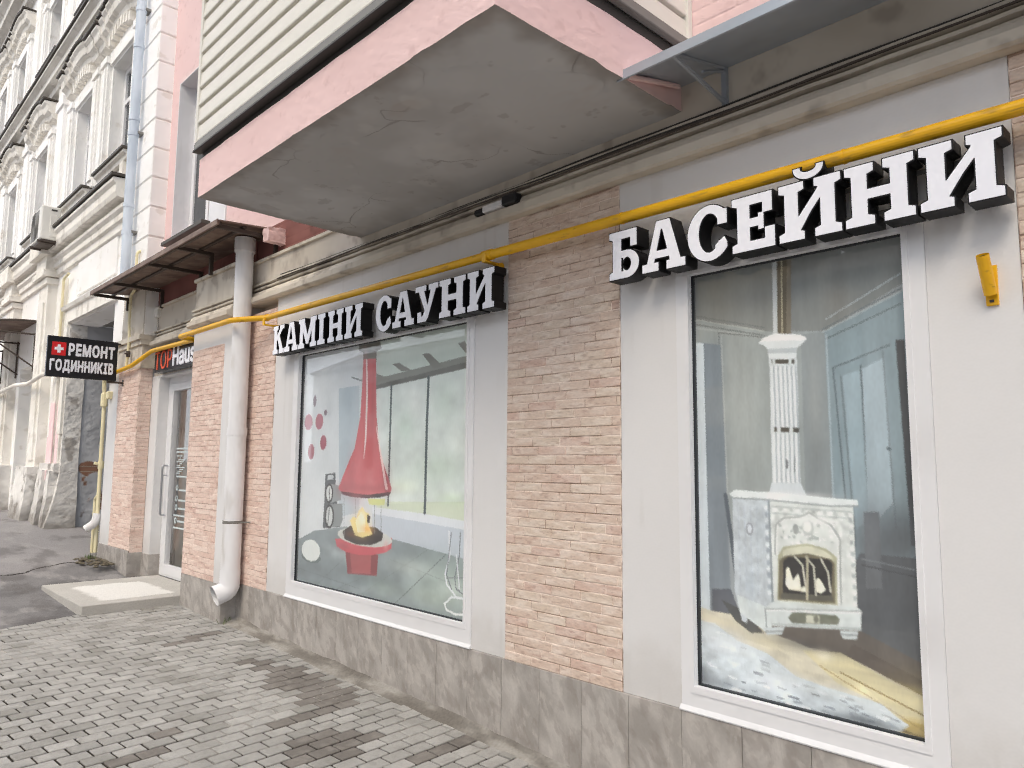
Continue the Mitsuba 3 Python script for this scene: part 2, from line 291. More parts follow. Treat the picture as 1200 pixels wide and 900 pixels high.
STOVE_PRINT = [
    ('poly', (128, 133, 132), [(-1.997, 2.788), (-0.987, 2.619), (-1.001, 2.315), (-1.313, 2.16), (-1.589, 2.194), (-2.006, 2.313)]),  # greyed top: the pane's street reflection put into the ink
    ('poly', (152, 160, 160), [(-2.006, 2.313), (-1.589, 2.194), (-1.313, 2.153), (-1.308, 1.351), (-1.593, 1.404), (-1.933, 1.309)]),
    ('poly', (138, 146, 148), [(-1.422, 2.159), (-1.313, 2.16), (-1.311, 1.283), (-1.424, 1.483)]),
    ('poly', (136, 153, 160), [(-1.32, 2.161), (-1.003, 2.282), (-1.011, 1.121), (-1.311, 1.283)]),
    ('line', (112, 116, 116), [(-2.005, 2.33), (-1.588, 2.21)], 0.006),
    ('line', (170, 175, 172), [(-2.006, 2.313), (-1.589, 2.194)], 0.006),
    ('line', (112, 118, 118), [(-2.006, 2.288), (-1.589, 2.175)], 0.006),
    ('line', (170, 176, 176), [(-2.006, 2.271), (-1.59, 2.164)], 0.006),
    ('line', (108, 112, 112), [(-1.817, 2.215), (-1.602, 2.169)], 0.006),
    ('line', (120, 126, 128), [(-1.813, 2.214), (-1.798, 1.394)], 0.006),
    ('line', (172, 178, 178), [(-1.8, 2.205), (-1.785, 1.394)], 0.006),
    ('line', (110, 118, 122), [(-1.327, 2.169), (-1.018, 2.291)], 0.006),
    ('line', (165, 175, 178), [(-1.327, 2.158), (-1.018, 2.278)], 0.006),
    ('line', (108, 118, 122), [(-1.314, 2.128), (-1.02, 2.231)], 0.006),
    ('line', (164, 174, 178), [(-1.311, 2.21), (-1.015, 2.351)], 0.006),
    ('line', (96, 106, 112), [(-1.29, 2.004), (-1.068, 2.075)], 0.006),
    ('line', (96, 106, 112), [(-1.29, 2.004), (-1.25, 1.288)], 0.006),
    ('line', (88, 98, 104), [(-1.179, 2.005), (-1.168, 1.23)], 0.006),
    ('line', (112, 124, 130), [(-1.26, 1.97), (-1.227, 1.29)], 0.006),
    ('line', (120, 132, 138), [(-1.094, 2.051), (-1.074, 1.367)], 0.006),
    ('line', (165, 178, 184), [(-1.313, 2.146), (-1.308, 1.351)], 0.006),
    ('poly', (168, 184, 192), [(-1.175, 1.991), (-1.095, 2.024), (-1.082, 1.462), (-1.175, 1.36)]),
    ('poly', (152, 170, 178), [(-1.253, 1.97), (-1.185, 1.985), (-1.174, 1.393), (-1.224, 1.356)]),
    ('poly', (72, 74, 76), [(-1.045, 2.093), (-1.011, 2.089), (-1.002, 1.309), (-1.023, 1.307)]),
    ('ell', (62, 74, 80), [(-1.087, 1.671), (0.008, 0.007)]),
    ('poly', (206, 216, 222), [(-1.998, 2.192), (-1.895, 2.175), (-1.887, 0.946), (-1.986, 0.932)]),
    ('poly', (128, 138, 146), [(-1.895, 2.175), (-1.805, 2.157), (-1.78, 0.954), (-1.887, 0.946)]),
    ('poly', (88, 92, 100), [(-1.876, 1.046), (-1.781, 1.057), (-1.734, 0.946), (-1.879, 0.94)]),
    ('line', (84, 92, 100), [(-1.796, 1.47), (-1.74, 1.026)], 0.02),
    ('poly', (88, 92, 96), [(-1.211, 1.265), (-0.995, 1.263), (-0.996, 0.819), (-1.254, 0.862), (-1.459, 0.885)]),
    ('soft', (88, 92, 96), [(-1.171, 1.295), (0.069, 0.111)], 0.75),
    ('soft', (88, 92, 96), [(-1.091, 1.327), (0.067, 0.109)], 0.75),
    ('soft', (88, 92, 96), [(-1.021, 1.345), (0.065, 0.107)], 0.75),
    ('poly', (104, 108, 112), [(-1.192, 1.425), (-1.134, 1.428), (-1.134, 1.137), (-1.194, 1.13)]),
    ('line', (120, 126, 130), [(-1.206, 1.242), (-1.015, 1.22)], 0.006),
    ('line', (70, 72, 76), [(-1.207, 1.219), (-1.016, 1.195)], 0.006),
    ('poly', (208, 203, 184), [(-1.985, 0.963), (-1.874, 0.948), (-1.726, 0.947), (-1.589, 0.897), (-1.388, 0.887), (-1.253, 0.868), (-0.981, 0.822), (-0.988, 0.569), (-1.993, 0.573)]),
    ('poly', (96, 90, 84), [(-1.686, 0.932), (-1.589, 0.897), (-1.424, 0.864), (-1.287, 0.862), (-0.998, 0.774), (-0.993, 0.88), (-1.249, 0.976)]),
    ('poly', (84, 76, 70), [(-1.287, 0.862), (-0.998, 0.765), (-0.996, 0.819), (-1.252, 0.911)]),
    ('soft', (206, 190, 128), [(-1.044, 0.703), (0.097, 0.091)], 0.8),
    ('poly', (214, 206, 170), [(-1.46, 0.851), (-1.303, 0.869), (-0.999, 0.753), (-0.982, 0.688), (-1.075, 0.681), (-1.324, 0.751)]),
    ('poly', (194, 176, 112), [(-1.229, 0.675), (-1.003, 0.668), (-0.988, 0.554), (-1.08, 0.558)]),
    ('line', (150, 132, 80), [(-1.306, 0.793), (-1.001, 0.698)], 0.006),
    ('line', (168, 148, 92), [(-1.391, 0.803), (-1.004, 0.644)], 0.004),
    ('line', (110, 92, 56), [(-1.137, 0.635), (-0.991, 0.618)], 0.008),
    ('poly', (206, 216, 222), [(-1.964, 0.896), (-1.864, 0.897), (-1.76, 0.84), (-1.611, 0.809), (-1.491, 0.741), (-1.342, 0.722), (-1.235, 0.714), (-1.157, 0.708), (-1.105, 0.674), (-1.061, 0.654), (-1.092, 0.622), (-1.185, 0.592), (-1.347, 0.591), (-1.617, 0.598), (-1.971, 0.578)]),
    ('soft', (108, 116, 122), [(-1.199, 0.632), (0.105, 0.022)], 0.8),
    ('soft', (116, 124, 130), [(-1.313, 0.624), (0.086, 0.02)], 0.6),
    ('soft', (104, 112, 120), [(-1.938, 0.641), (0.096, 0.041)], 0.7),
    ('soft', (120, 128, 136), [(-1.838, 0.643), (0.084, 0.029)], 0.5),
    ('line', (110, 120, 130), [(-1.524, 0.654), (-1.483, 0.652)], 0.010130273815425552),
    ('line', (158, 168, 176), [(-1.754, 0.636), (-1.724, 0.634)], 0.005564740737375311),
    ('line', (138, 148, 158), [(-1.648, 0.773), (-1.608, 0.768)], 0.008572619035044018),
    ('line', (110, 120, 130), [(-1.57, 0.681), (-1.534, 0.677)], 0.0050900044216976295),
    ('line', (138, 148, 158), [(-1.46, 0.711), (-1.442, 0.711)], 0.00966865043925946),
    ('line', (234, 240, 244), [(-1.631, 0.67), (-1.611, 0.669)], 0.00799863891324075),
    ('line', (138, 148, 158), [(-1.357, 0.649), (-1.337, 0.646)], 0.009246857728987697),
    ('line', (138, 148, 158), [(-1.638, 0.739), (-1.615, 0.74)], 0.007402398829510946),
    ('line', (138, 148, 158), [(-1.22, 0.654), (-1.184, 0.648)], 0.006281010070877556),
    ('line', (226, 232, 238), [(-1.162, 0.685), (-1.142, 0.682)], 0.005438230063002187),
    ('line', (234, 240, 244), [(-1.383, 0.618), (-1.364, 0.619)], 0.005090897066775391),
    ('line', (138, 148, 158), [(-1.561, 0.611), (-1.544, 0.609)], 0.0053593604176464605),
    ('line', (158, 168, 176), [(-1.255, 0.677), (-1.229, 0.676)], 0.010911688435013334),
    ('line', (158, 168, 176), [(-1.276, 0.652), (-1.254, 0.651)], 0.005002825451037063),
    ('line', (138, 148, 158), [(-1.21, 0.604), (-1.183, 0.6)], 0.006264261328606637),
    ('line', (158, 168, 176), [(-1.574, 0.621), (-1.54, 0.623)], 0.006279460211465136),
    ('line', (138, 148, 158), [(-1.692, 0.64), (-1.667, 0.64)], 0.005445685956930392),
    ('line', (110, 120, 130), [(-1.736, 0.667), (-1.721, 0.667)], 0.007719248628343094),
    ('line', (158, 168, 176), [(-1.142, 0.644), (-1.116, 0.64)], 0.008763469255900472),
    ('line', (158, 168, 176), [(-1.642, 0.74), (-1.609, 0.736)], 0.009436546338899909),
    ('line', (110, 120, 130), [(-1.154, 0.668), (-1.119, 0.662)], 0.005470986847048576),
    ('line', (226, 232, 238), [(-1.885, 0.83), (-1.851, 0.829)], 0.006541888389921872),
    ('line', (138, 148, 158), [(-1.237, 0.635), (-1.218, 0.635)], 0.005758401046472624),
    ('line', (158, 168, 176), [(-1.502, 0.638), (-1.471, 0.639)], 0.010504161070955451),
    ('line', (138, 148, 158), [(-1.736, 0.813), (-1.713, 0.811)], 0.005279588826429267),
    ('line', (158, 168, 176), [(-1.67, 0.683), (-1.624, 0.684)], 0.010345641379818875),
    ('line', (158, 168, 176), [(-1.127, 0.633), (-1.099, 0.631)], 0.008539253787774467),
    ('line', (138, 148, 158), [(-1.166, 0.646), (-1.146, 0.646)], 0.005127555069254609),
    ('line', (138, 148, 158), [(-1.377, 0.648), (-1.344, 0.648)], 0.005451577400554303),
    ('line', (158, 168, 176), [(-1.449, 0.625), (-1.41, 0.621)], 0.009759600056560905),
    ('line', (226, 232, 238), [(-1.172, 0.656), (-1.143, 0.651)], 0.010665436079674899),
    ('line', (226, 232, 238), [(-1.904, 0.716), (-1.888, 0.715)], 0.008496073350866757),
    ('line', (226, 232, 238), [(-1.396, 0.701), (-1.366, 0.695)], 0.009369242459393287),
    ('line', (110, 120, 130), [(-1.578, 0.639), (-1.547, 0.638)], 0.005502693333567551),
    ('line', (158, 168, 176), [(-1.289, 0.699), (-1.261, 0.697)], 0.010744374604448737),
    ('line', (138, 148, 158), [(-1.826, 0.645), (-1.788, 0.643)], 0.007207708104000954),
    ('line', (234, 240, 244), [(-1.796, 0.678), (-1.764, 0.674)], 0.008959940028055075),
    ('line', (158, 168, 176), [(-1.534, 0.613), (-1.511, 0.611)], 0.00880503876943418),
    ('line', (158, 168, 176), [(-1.253, 0.621), (-1.236, 0.621)], 0.008498643126523646),
    ('line', (138, 148, 158), [(-1.637, 0.76), (-1.607, 0.755)], 0.00926730656910564),
    ('line', (234, 240, 244), [(-1.147, 0.659), (-1.132, 0.658)], 0.01055439121488096),
    ('line', (110, 120, 130), [(-1.231, 0.655), (-1.206, 0.652)], 0.007714864029899815),
    ('line', (234, 240, 244), [(-1.857, 0.857), (-1.811, 0.857)], 0.008423491762021841),
    ('line', (226, 232, 238), [(-1.647, 0.636), (-1.633, 0.636)], 0.006139510930689864),
    ('line', (138, 148, 158), [(-1.276, 0.668), (-1.243, 0.663)], 0.007678884600506136),
    ('line', (158, 168, 176), [(-1.383, 0.63), (-1.347, 0.624)], 0.006196048534982106),
    ('line', (138, 148, 158), [(-1.504, 0.7), (-1.491, 0.7)], 0.006074592853775171),
    ('line', (110, 120, 130), [(-1.677, 0.72), (-1.64, 0.717)], 0.010980852637717434),
    ('line', (226, 232, 238), [(-1.783, 0.629), (-1.744, 0.629)], 0.010595622966854975),
    ('line', (138, 148, 158), [(-1.31, 0.686), (-1.286, 0.683)], 0.007260816613585341),
    ('line', (226, 232, 238), [(-1.431, 0.61), (-1.396, 0.604)], 0.006958803772240396),
    ('line', (138, 148, 158), [(-1.125, 0.662), (-1.093, 0.658)], 0.006279779474837715),
    ('line', (234, 240, 244), [(-1.184, 0.605), (-1.148, 0.603)], 0.006571298923044937),
    ('line', (234, 240, 244), [(-1.312, 0.704), (-1.287, 0.705)], 0.008301811564926076),
    ('line', (138, 148, 158), [(-1.278, 0.645), (-1.265, 0.643)], 0.007573605826490814),
    ('line', (226, 232, 238), [(-1.9, 0.708), (-1.859, 0.702)], 0.005892053320996042),
    ('line', (226, 232, 238), [(-1.472, 0.628), (-1.435, 0.624)], 0.008473706854096996),
    ('line', (110, 120, 130), [(-1.338, 0.618), (-1.314, 0.617)], 0.00883322685201542),
    ('line', (226, 232, 238), [(-1.468, 0.615), (-1.438, 0.614)], 0.010728707425829495),
    ('line', (110, 120, 130), [(-1.204, 0.634), (-1.185, 0.634)], 0.00814535566894542),
    ('line', (110, 120, 130), [(-1.425, 0.686), (-1.397, 0.684)], 0.0072621812981853865),
    ('line', (110, 120, 130), [(-1.452, 0.713), (-1.412, 0.71)], 0.005731585718290825),
    ('line', (226, 232, 238), [(-1.841, 0.802), (-1.793, 0.798)], 0.006615282740277534),
    ('line', (226, 232, 238), [(-1.505, 0.709), (-1.479, 0.705)], 0.008149890705222547),
    ('poly', (70, 72, 72), [(-1.829, 1.003), (-1.725, 0.973), (-1.628, 0.891), (-1.687, 0.881), (-1.76, 0.92)]),
    ('tex', 0.5, [(-1.964, 0.896), (-1.762, 0.84), (-1.493, 0.743), (-1.238, 0.699), (-1.061, 0.654), (-1.092, 0.622), (-1.347, 0.593), (-1.617, 0.599), (-1.971, 0.57)], 26, 44),
    ('tex', 0.8, [(-1.964, 0.912), (-1.761, 0.858), (-1.49, 0.818), (-1.235, 0.769), (-1.061, 0.654), (-1.092, 0.622), (-1.617, 0.599), (-1.97, 0.597)], 9, 16),
    ('soft', (226, 232, 238), [(-1.813, 0.813), (0.108, 0.044)], 0.6),
    ('soft', (90, 98, 106), [(-1.937, 0.679), (0.061, 0.034)], 0.6),
    ('soft', (226, 230, 236), [(-1.595, 0.694), (0.098, 0.035)], 0.5),
    ('soft', (100, 108, 116), [(-1.231, 0.628), (0.07, 0.019)], 0.5),
    ('soft', (246, 240, 216), [(-1.372, 0.846), (0.035, 0.023)], 0.8),
    ('soft', (230, 222, 190), [(-1.609, 0.859), (0.091, 0.025)], 0.5),
    ('soft', (226, 218, 190), [(-1.853, 0.906), (0.085, 0.019)], 0.5),
    ('soft', (170, 148, 96), [(-1.033, 0.631), (0.035, 0.043)], 0.5),
    ('soft', (176, 182, 180), [(-1.7, 1.89), (0.082, 0.229)], 0.5),
    ('soft', (120, 126, 128), [(-1.379, 1.624), (0.036, 0.14)], 0.5),
    ('soft', (168, 172, 170), [(-1.37, 1.872), (0.029, 0.177)], 0.4),
    ('soft', (176, 192, 200), [(-1.117, 1.824), (0.038, 0.232)], 0.4),
    ('soft', (112, 116, 118), [(-1.646, 2.349), (0.236, 0.054)], 0.4),  # this and the next two tones imitate house reflections on the glass
    ('soft', (150, 146, 132), [(-1.818, 2.376), (0.079, 0.096)], 0.4),
    ('soft', (140, 134, 124), [(-1.265, 2.289), (0.055, 0.085)], 0.35),
    ('soft', (70, 74, 78), [(-1.083, 1.175), (0.061, 0.221)], 0.5),
    ('soft', (120, 126, 132), [(-1.168, 1.36), (0.031, 0.131)], 0.5),
    ('soft', (70, 72, 74), [(-1.459, 0.874), (0.174, 0.027)], 0.6),
    ('soft', (96, 102, 108), [(-1.802, 1.242), (0.021, 0.225)], 0.4),
    ('tex', 0.3, [(-1.976, 2.612), (-1.021, 2.558), (-0.996, 0.819), (-1.986, 0.947)], 24, 3),
    ('tex', 0.5, [(-1.726, 0.955), (-1.387, 0.904), (-0.981, 0.822), (-0.987, 0.584), (-1.263, 0.636)], 3, 34),
    ('soft', (216, 224, 226), [(-1.898, 0.862), (0.07, 0.027)], 0.55),
    ('soft', (216, 224, 226), [(-1.812, 0.839), (0.067, 0.026)], 0.55),
    ('soft', (216, 224, 226), [(-1.71, 0.795), (0.064, 0.025)], 0.55),
    ('soft', (216, 224, 226), [(-1.613, 0.753), (0.062, 0.024)], 0.55),
    ('soft', (216, 224, 226), [(-1.519, 0.724), (0.058, 0.024)], 0.55),
    ('soft', (216, 224, 226), [(-1.429, 0.709), (0.056, 0.024)], 0.55),
    ('soft', (216, 224, 226), [(-1.326, 0.711), (0.054, 0.023)], 0.55),
    ('soft', (216, 224, 226), [(-1.228, 0.701), (0.051, 0.022)], 0.55),
    ('soft', (216, 224, 226), [(-1.15, 0.675), (0.049, 0.022)], 0.55),
    ('soft', (92, 84, 76), [(-1.607, 0.923), (0.076, 0.029)], 0.5),
    ('soft', (92, 84, 76), [(-1.495, 0.906), (0.073, 0.028)], 0.6),
    ('soft', (92, 84, 76), [(-1.37, 0.893), (0.068, 0.026)], 0.6),
    ('soft', (92, 84, 76), [(-1.253, 0.878), (0.065, 0.026)], 0.6),
    ('soft', (92, 84, 76), [(-1.143, 0.845), (0.061, 0.026)], 0.6),
    ('soft', (92, 84, 76), [(-1.054, 0.813), (0.059, 0.024)], 0.6),
    ('tex', 0.3, [(-1.22, 1.291), (-0.987, 1.31), (-0.989, 0.776), (-1.255, 0.829)], 14, 5),
    ('poly', (198, 204, 206), [(-1.54, 2.544), (-1.518, 2.54), (-1.526, 2.171), (-1.545, 2.174)]),
    ('poly', (92, 86, 72), [(-1.518, 2.54), (-1.471, 2.53), (-1.487, 2.167), (-1.526, 2.171)]),
    ('poly', (186, 180, 158), [(-1.5, 2.536), (-1.494, 2.535), (-1.502, 2.168), (-1.506, 2.169)]),
    ('poly', (122, 116, 104), [(-1.471, 2.53), (-1.452, 2.526), (-1.464, 2.164), (-1.487, 2.167)]),
    ('poly', (218, 224, 226), [(-1.619, 2.142), (-1.589, 2.165), (-1.539, 2.178), (-1.425, 2.16), (-1.396, 2.142), (-1.403, 2.128), (-1.441, 2.104), (-1.445, 2.046), (-1.567, 2.058), (-1.575, 2.113), (-1.592, 2.131)]),
    ('poly', (184, 192, 196), [(-1.575, 2.113), (-1.441, 2.104), (-1.444, 2.083), (-1.572, 2.092)]),
    ('poly', (236, 240, 240), [(-1.616, 2.146), (-1.589, 2.164), (-1.539, 2.176), (-1.425, 2.158), (-1.398, 2.143), (-1.402, 2.133), (-1.591, 2.149)]),
    ('poly', (210, 217, 220), [(-1.567, 2.058), (-1.443, 2.046), (-1.444, 1.48), (-1.57, 1.475)]),
    ('line', (236, 240, 240), [(-1.558, 2.035), (-1.556, 1.768)], 0.0045),
    ('line', (234, 238, 238), [(-1.557, 1.741), (-1.559, 1.485)], 0.005),
    ('line', (150, 160, 168), [(-1.548, 2.034), (-1.546, 1.768)], 0.0045),
    ('line', (156, 166, 172), [(-1.547, 1.741), (-1.549, 1.486)], 0.005),
    ('line', (236, 240, 240), [(-1.538, 2.033), (-1.536, 1.768)], 0.0045),
    ('line', (234, 238, 238), [(-1.537, 1.74), (-1.539, 1.486)], 0.005),
    ('line', (150, 160, 168), [(-1.527, 2.032), (-1.526, 1.767)], 0.0045),
    ('line', (156, 166, 172), [(-1.526, 1.74), (-1.528, 1.486)], 0.005),
    ('line', (236, 240, 240), [(-1.517, 2.031), (-1.515, 1.767)], 0.0045),
    ('line', (234, 238, 238), [(-1.516, 1.74), (-1.518, 1.487)], 0.005),
    ('line', (150, 160, 168), [(-1.507, 2.03), (-1.505, 1.767)], 0.0045),
    ('line', (156, 166, 172), [(-1.506, 1.74), (-1.508, 1.487)], 0.005),
    ('line', (236, 240, 240), [(-1.497, 2.029), (-1.495, 1.767)], 0.0045),
    ('line', (234, 238, 238), [(-1.496, 1.739), (-1.498, 1.487)], 0.005),
    ('line', (150, 160, 168), [(-1.488, 2.028), (-1.485, 1.766)], 0.0045),
    ('line', (156, 166, 172), [(-1.486, 1.739), (-1.488, 1.488)], 0.005),
    ('line', (236, 240, 240), [(-1.478, 2.028), (-1.475, 1.766)], 0.0045),
    ('line', (234, 238, 238), [(-1.476, 1.739), (-1.478, 1.488)], 0.005),
    ('line', (150, 160, 168), [(-1.468, 2.027), (-1.465, 1.766)], 0.0045),
    ('line', (156, 166, 172), [(-1.466, 1.739), (-1.468, 1.488)], 0.005),
    ('line', (236, 240, 240), [(-1.458, 2.026), (-1.455, 1.765)], 0.0045),
    ('line', (234, 238, 238), [(-1.456, 1.738), (-1.459, 1.489)], 0.005),
    ('line', (150, 160, 168), [(-1.45, 2.025), (-1.447, 1.765)], 0.0045),
    ('line', (156, 166, 172), [(-1.447, 1.738), (-1.45, 1.489)], 0.005),
    ('poly', (70, 68, 62), [(-1.567, 2.067), (-1.442, 2.055), (-1.443, 2.035), (-1.568, 2.047)]),
    ('line', (205, 212, 214), [(-1.563, 2.067), (-1.564, 2.045)], 0.012),
    ('line', (205, 212, 214), [(-1.547, 2.066), (-1.547, 2.044)], 0.012),
    ('line', (205, 212, 214), [(-1.473, 2.059), (-1.474, 2.037)], 0.012),
    ('line', (205, 212, 214), [(-1.447, 2.056), (-1.448, 2.035)], 0.012),
    ('poly', (70, 68, 62), [(-1.569, 1.769), (-1.442, 1.763), (-1.443, 1.742), (-1.569, 1.749)]),
    ('line', (210, 216, 218), [(-1.562, 1.77), (-1.563, 1.745)], 0.016),
    ('line', (210, 216, 218), [(-1.533, 1.769), (-1.533, 1.744)], 0.016),
    ('line', (210, 216, 218), [(-1.477, 1.767), (-1.478, 1.743)], 0.016),
    ('poly', (205, 212, 216), [(-1.573, 1.529), (-1.444, 1.532), (-1.417, 1.476), (-1.59, 1.477)]),
    ('line', (110, 116, 122), [(-1.501, 1.624), (-1.502, 1.595)], 0.012),
    ('line', (110, 116, 122), [(-1.466, 1.638), (-1.468, 1.581)], 0.006),
    ('poly', (194, 202, 207), [(-1.762, 1.459), (-1.589, 1.456), (-1.583, 1.031), (-1.621, 0.915), (-1.738, 0.959), (-1.761, 1.048)]),
    ('poly', (216, 221, 218), [(-1.591, 1.456), (-1.233, 1.446), (-1.23, 1.054), (-1.587, 1.025)]),
    ('poly', (226, 232, 232), [(-1.78, 1.477), (-1.744, 1.494), (-1.632, 1.489), (-1.562, 1.488), (-1.213, 1.469), (-1.211, 1.449), (-1.313, 1.443), (-1.6, 1.457), (-1.756, 1.459)]),
    ('line', (150, 158, 160), [(-1.756, 1.458), (-1.6, 1.456), (-1.313, 1.441), (-1.214, 1.447)], 0.007),
    ('line', (140, 150, 156), [(-1.589, 1.454), (-1.584, 1.027)], 0.01),
    ('line', (176, 184, 184), [(-1.575, 1.429), (-1.239, 1.421)], 0.006),
    ('line', (176, 184, 184), [(-1.575, 1.4), (-1.243, 1.397)], 0.006),
    ('ell', (238, 240, 236), [(-1.562, 1.418), (0.01, 0.008)]),
    ('ell', (182, 188, 186), [(-1.537, 1.417), (0.009, 0.007)]),
    ('ell', (238, 240, 236), [(-1.513, 1.417), (0.01, 0.008)]),
    ('ell', (182, 188, 186), [(-1.488, 1.416), (0.009, 0.007)]),
    ('ell', (238, 240, 236), [(-1.464, 1.416), (0.009, 0.008)]),
    ('ell', (182, 188, 186), [(-1.441, 1.415), (0.009, 0.007)]),
    ('ell', (238, 240, 236), [(-1.417, 1.414), (0.009, 0.007)]),
    ('ell', (182, 188, 186), [(-1.394, 1.414), (0.009, 0.007)]),
    ('ell', (238, 240, 236), [(-1.371, 1.413), (0.009, 0.006)]),
    ('ell', (182, 188, 186), [(-1.348, 1.413), (0.008, 0.007)]),
    ('ell', (238, 240, 236), [(-1.326, 1.412), (0.009, 0.006)]),
    ('ell', (182, 188, 186), [(-1.304, 1.412), (0.009, 0.007)]),
    ('ell', (238, 240, 236), [(-1.282, 1.411), (0.009, 0.006)]),
    ('ell', (182, 188, 186), [(-1.26, 1.411), (0.008, 0.007)]),
    ('ell', (236, 240, 238), [(-1.245, 1.407), (0.008, 0.009)]),
    ('ell', (180, 188, 188), [(-1.245, 1.385), (0.009, 0.008)]),
    ('ell', (236, 240, 238), [(-1.244, 1.364), (0.008, 0.009)]),
    ('ell', (180, 188, 188), [(-1.244, 1.343), (0.008, 0.009)]),
    ('ell', (236, 240, 238), [(-1.243, 1.321), (0.008, 0.009)]),
    ('ell', (180, 188, 188), [(-1.243, 1.3), (0.008, 0.009)]),
    ('ell', (236, 240, 238), [(-1.242, 1.278), (0.008, 0.009)]),
    ('ell', (180, 188, 188), [(-1.242, 1.257), (0.008, 0.009)]),
    ('ell', (236, 240, 238), [(-1.241, 1.236), (0.008, 0.009)]),
    ('ell', (180, 188, 188), [(-1.241, 1.215), (0.008, 0.009)]),
    ('ell', (236, 240, 238), [(-1.24, 1.193), (0.008, 0.008)]),
    ('ell', (180, 188, 188), [(-1.24, 1.172), (0.008, 0.009)]),
    ('ell', (236, 240, 238), [(-1.239, 1.151), (0.008, 0.009)]),
    ('ell', (180, 188, 188), [(-1.239, 1.13), (0.008, 0.009)]),
    ('ell', (236, 240, 238), [(-1.238, 1.109), (0.008, 0.009)]),
    ('ell', (180, 188, 188), [(-1.238, 1.088), (0.008, 0.009)]),
    ('ell', (236, 240, 238), [(-1.238, 1.067), (0.008, 0.009)]),
    ('ell', (226, 232, 236), [(-1.603, 1.42), (0.009, 0.011)]),
    ('ell', (160, 170, 178), [(-1.602, 1.394), (0.008, 0.011)]),
    ('ell', (226, 232, 236), [(-1.602, 1.368), (0.009, 0.01)]),
    ('ell', (160, 170, 178), [(-1.601, 1.342), (0.008, 0.01)]),
    ('ell', (226, 232, 236), [(-1.601, 1.317), (0.009, 0.011)]),
    ('ell', (160, 170, 178), [(-1.601, 1.291), (0.009, 0.011)]),
    ('ell', (226, 232, 236), [(-1.6, 1.265), (0.009, 0.01)]),
    ('ell', (160, 170, 178), [(-1.6, 1.24), (0.009, 0.011)]),
    ('ell', (226, 232, 236), [(-1.599, 1.214), (0.008, 0.01)]),
    ('ell', (160, 170, 178), [(-1.599, 1.189), (0.009, 0.011)]),
    ('ell', (226, 232, 236), [(-1.598, 1.163), (0.008, 0.01)]),
    ('ell', (160, 170, 178), [(-1.598, 1.138), (0.009, 0.011)]),
    ('ell', (226, 232, 236), [(-1.597, 1.112), (0.008, 0.01)]),
    ('ell', (160, 170, 178), [(-1.597, 1.087), (0.009, 0.01)]),
    ('ell', (226, 232, 236), [(-1.597, 1.062), (0.009, 0.01)]),
    ('line', (182, 192, 202), [(-1.736, 1.422), (-1.732, 1.051)], 0.003),
    ('line', (182, 192, 202), [(-1.706, 1.422), (-1.703, 1.05)], 0.003),
    ('line', (182, 192, 202), [(-1.676, 1.423), (-1.676, 1.049)], 0.003),
    ('line', (182, 192, 202), [(-1.646, 1.423), (-1.648, 1.047)], 0.003),
    ('line', (182, 192, 202), [(-1.617, 1.424), (-1.621, 1.046)], 0.003),
    ('tex', 0.5, [(-1.762, 1.459), (-1.589, 1.456), (-1.583, 1.031), (-1.621, 0.915), (-1.738, 0.959), (-1.761, 1.048)], 60, 46),
    ('tex', 0.8, [(-1.575, 1.429), (-1.234, 1.422), (-1.237, 1.245), (-1.29, 1.24), (-1.295, 1.314), (-1.347, 1.371), (-1.425, 1.405), (-1.525, 1.376), (-1.561, 1.31), (-1.566, 1.214), (-1.581, 1.213)], 56, 56),
    ('soft', (204, 214, 222), [(-1.706, 1.201), (0.037, 0.049)], 0.4),
    ('soft', (178, 188, 194), [(-1.631, 1.305), (0.027, 0.097)], 0.4),
    ('soft', (174, 184, 192), [(-1.718, 1.086), (0.036, 0.033)], 0.4),
    ('ell', (150, 156, 164), [(-1.682, 1.327), (0.018, 0.028)]),
    ('ell', (206, 212, 218), [(-1.682, 1.327), (0.011, 0.019)]),
    ('line', (166, 172, 170), [(-1.565, 1.23), (-1.558, 1.35), (-1.525, 1.379), (-1.45, 1.39), (-1.413, 1.409), (-1.377, 1.387), (-1.324, 1.365), (-1.291, 1.314), (-1.296, 1.062)], 0.012),
    ('line', (240, 242, 238), [(-1.56, 1.23), (-1.553, 1.345), (-1.522, 1.374), (-1.448, 1.385), (-1.413, 1.402), (-1.379, 1.383), (-1.329, 1.36), (-1.297, 1.311), (-1.301, 1.061)], 0.006),
    ('ell', (168, 176, 174), [(-1.391, 1.308), (0.009, 0.008)]),
    ('ell', (240, 242, 238), [(-1.351, 1.305), (0.007, 0.004)]),
    ('ell', (168, 176, 174), [(-1.461, 1.351), (0.007, 0.003)]),
    ('ell', (240, 242, 238), [(-1.488, 1.283), (0.005, 0.007)]),
    ('ell', (168, 176, 174), [(-1.428, 1.336), (0.005, 0.008)]),
    ('ell', (240, 242, 238), [(-1.402, 1.333), (0.007, 0.004)]),
    ('ell', (168, 176, 174), [(-1.431, 1.32), (0.009, 0.005)]),
    ('ell', (240, 242, 238), [(-1.426, 1.313), (0.008, 0.004)]),
    ('ell', (168, 176, 174), [(-1.479, 1.306), (0.008, 0.007)]),
    ('ell', (240, 242, 238), [(-1.517, 1.302), (0.008, 0.008)]),
    ('ell', (168, 176, 174), [(-1.308, 1.372), (0.007, 0.003)]),
    ('ell', (240, 242, 238), [(-1.453, 1.325), (0.006, 0.005)]),
    ('ell', (168, 176, 174), [(-1.415, 1.301), (0.009, 0.004)]),
    ('ell', (240, 242, 238), [(-1.498, 1.307), (0.006, 0.004)]),
    ('ell', (168, 176, 174), [(-1.378, 1.306), (0.007, 0.006)]),
    ('ell', (240, 242, 238), [(-1.324, 1.318), (0.008, 0.008)]),
    ('ell', (168, 176, 174), [(-1.502, 1.304), (0.007, 0.005)]),
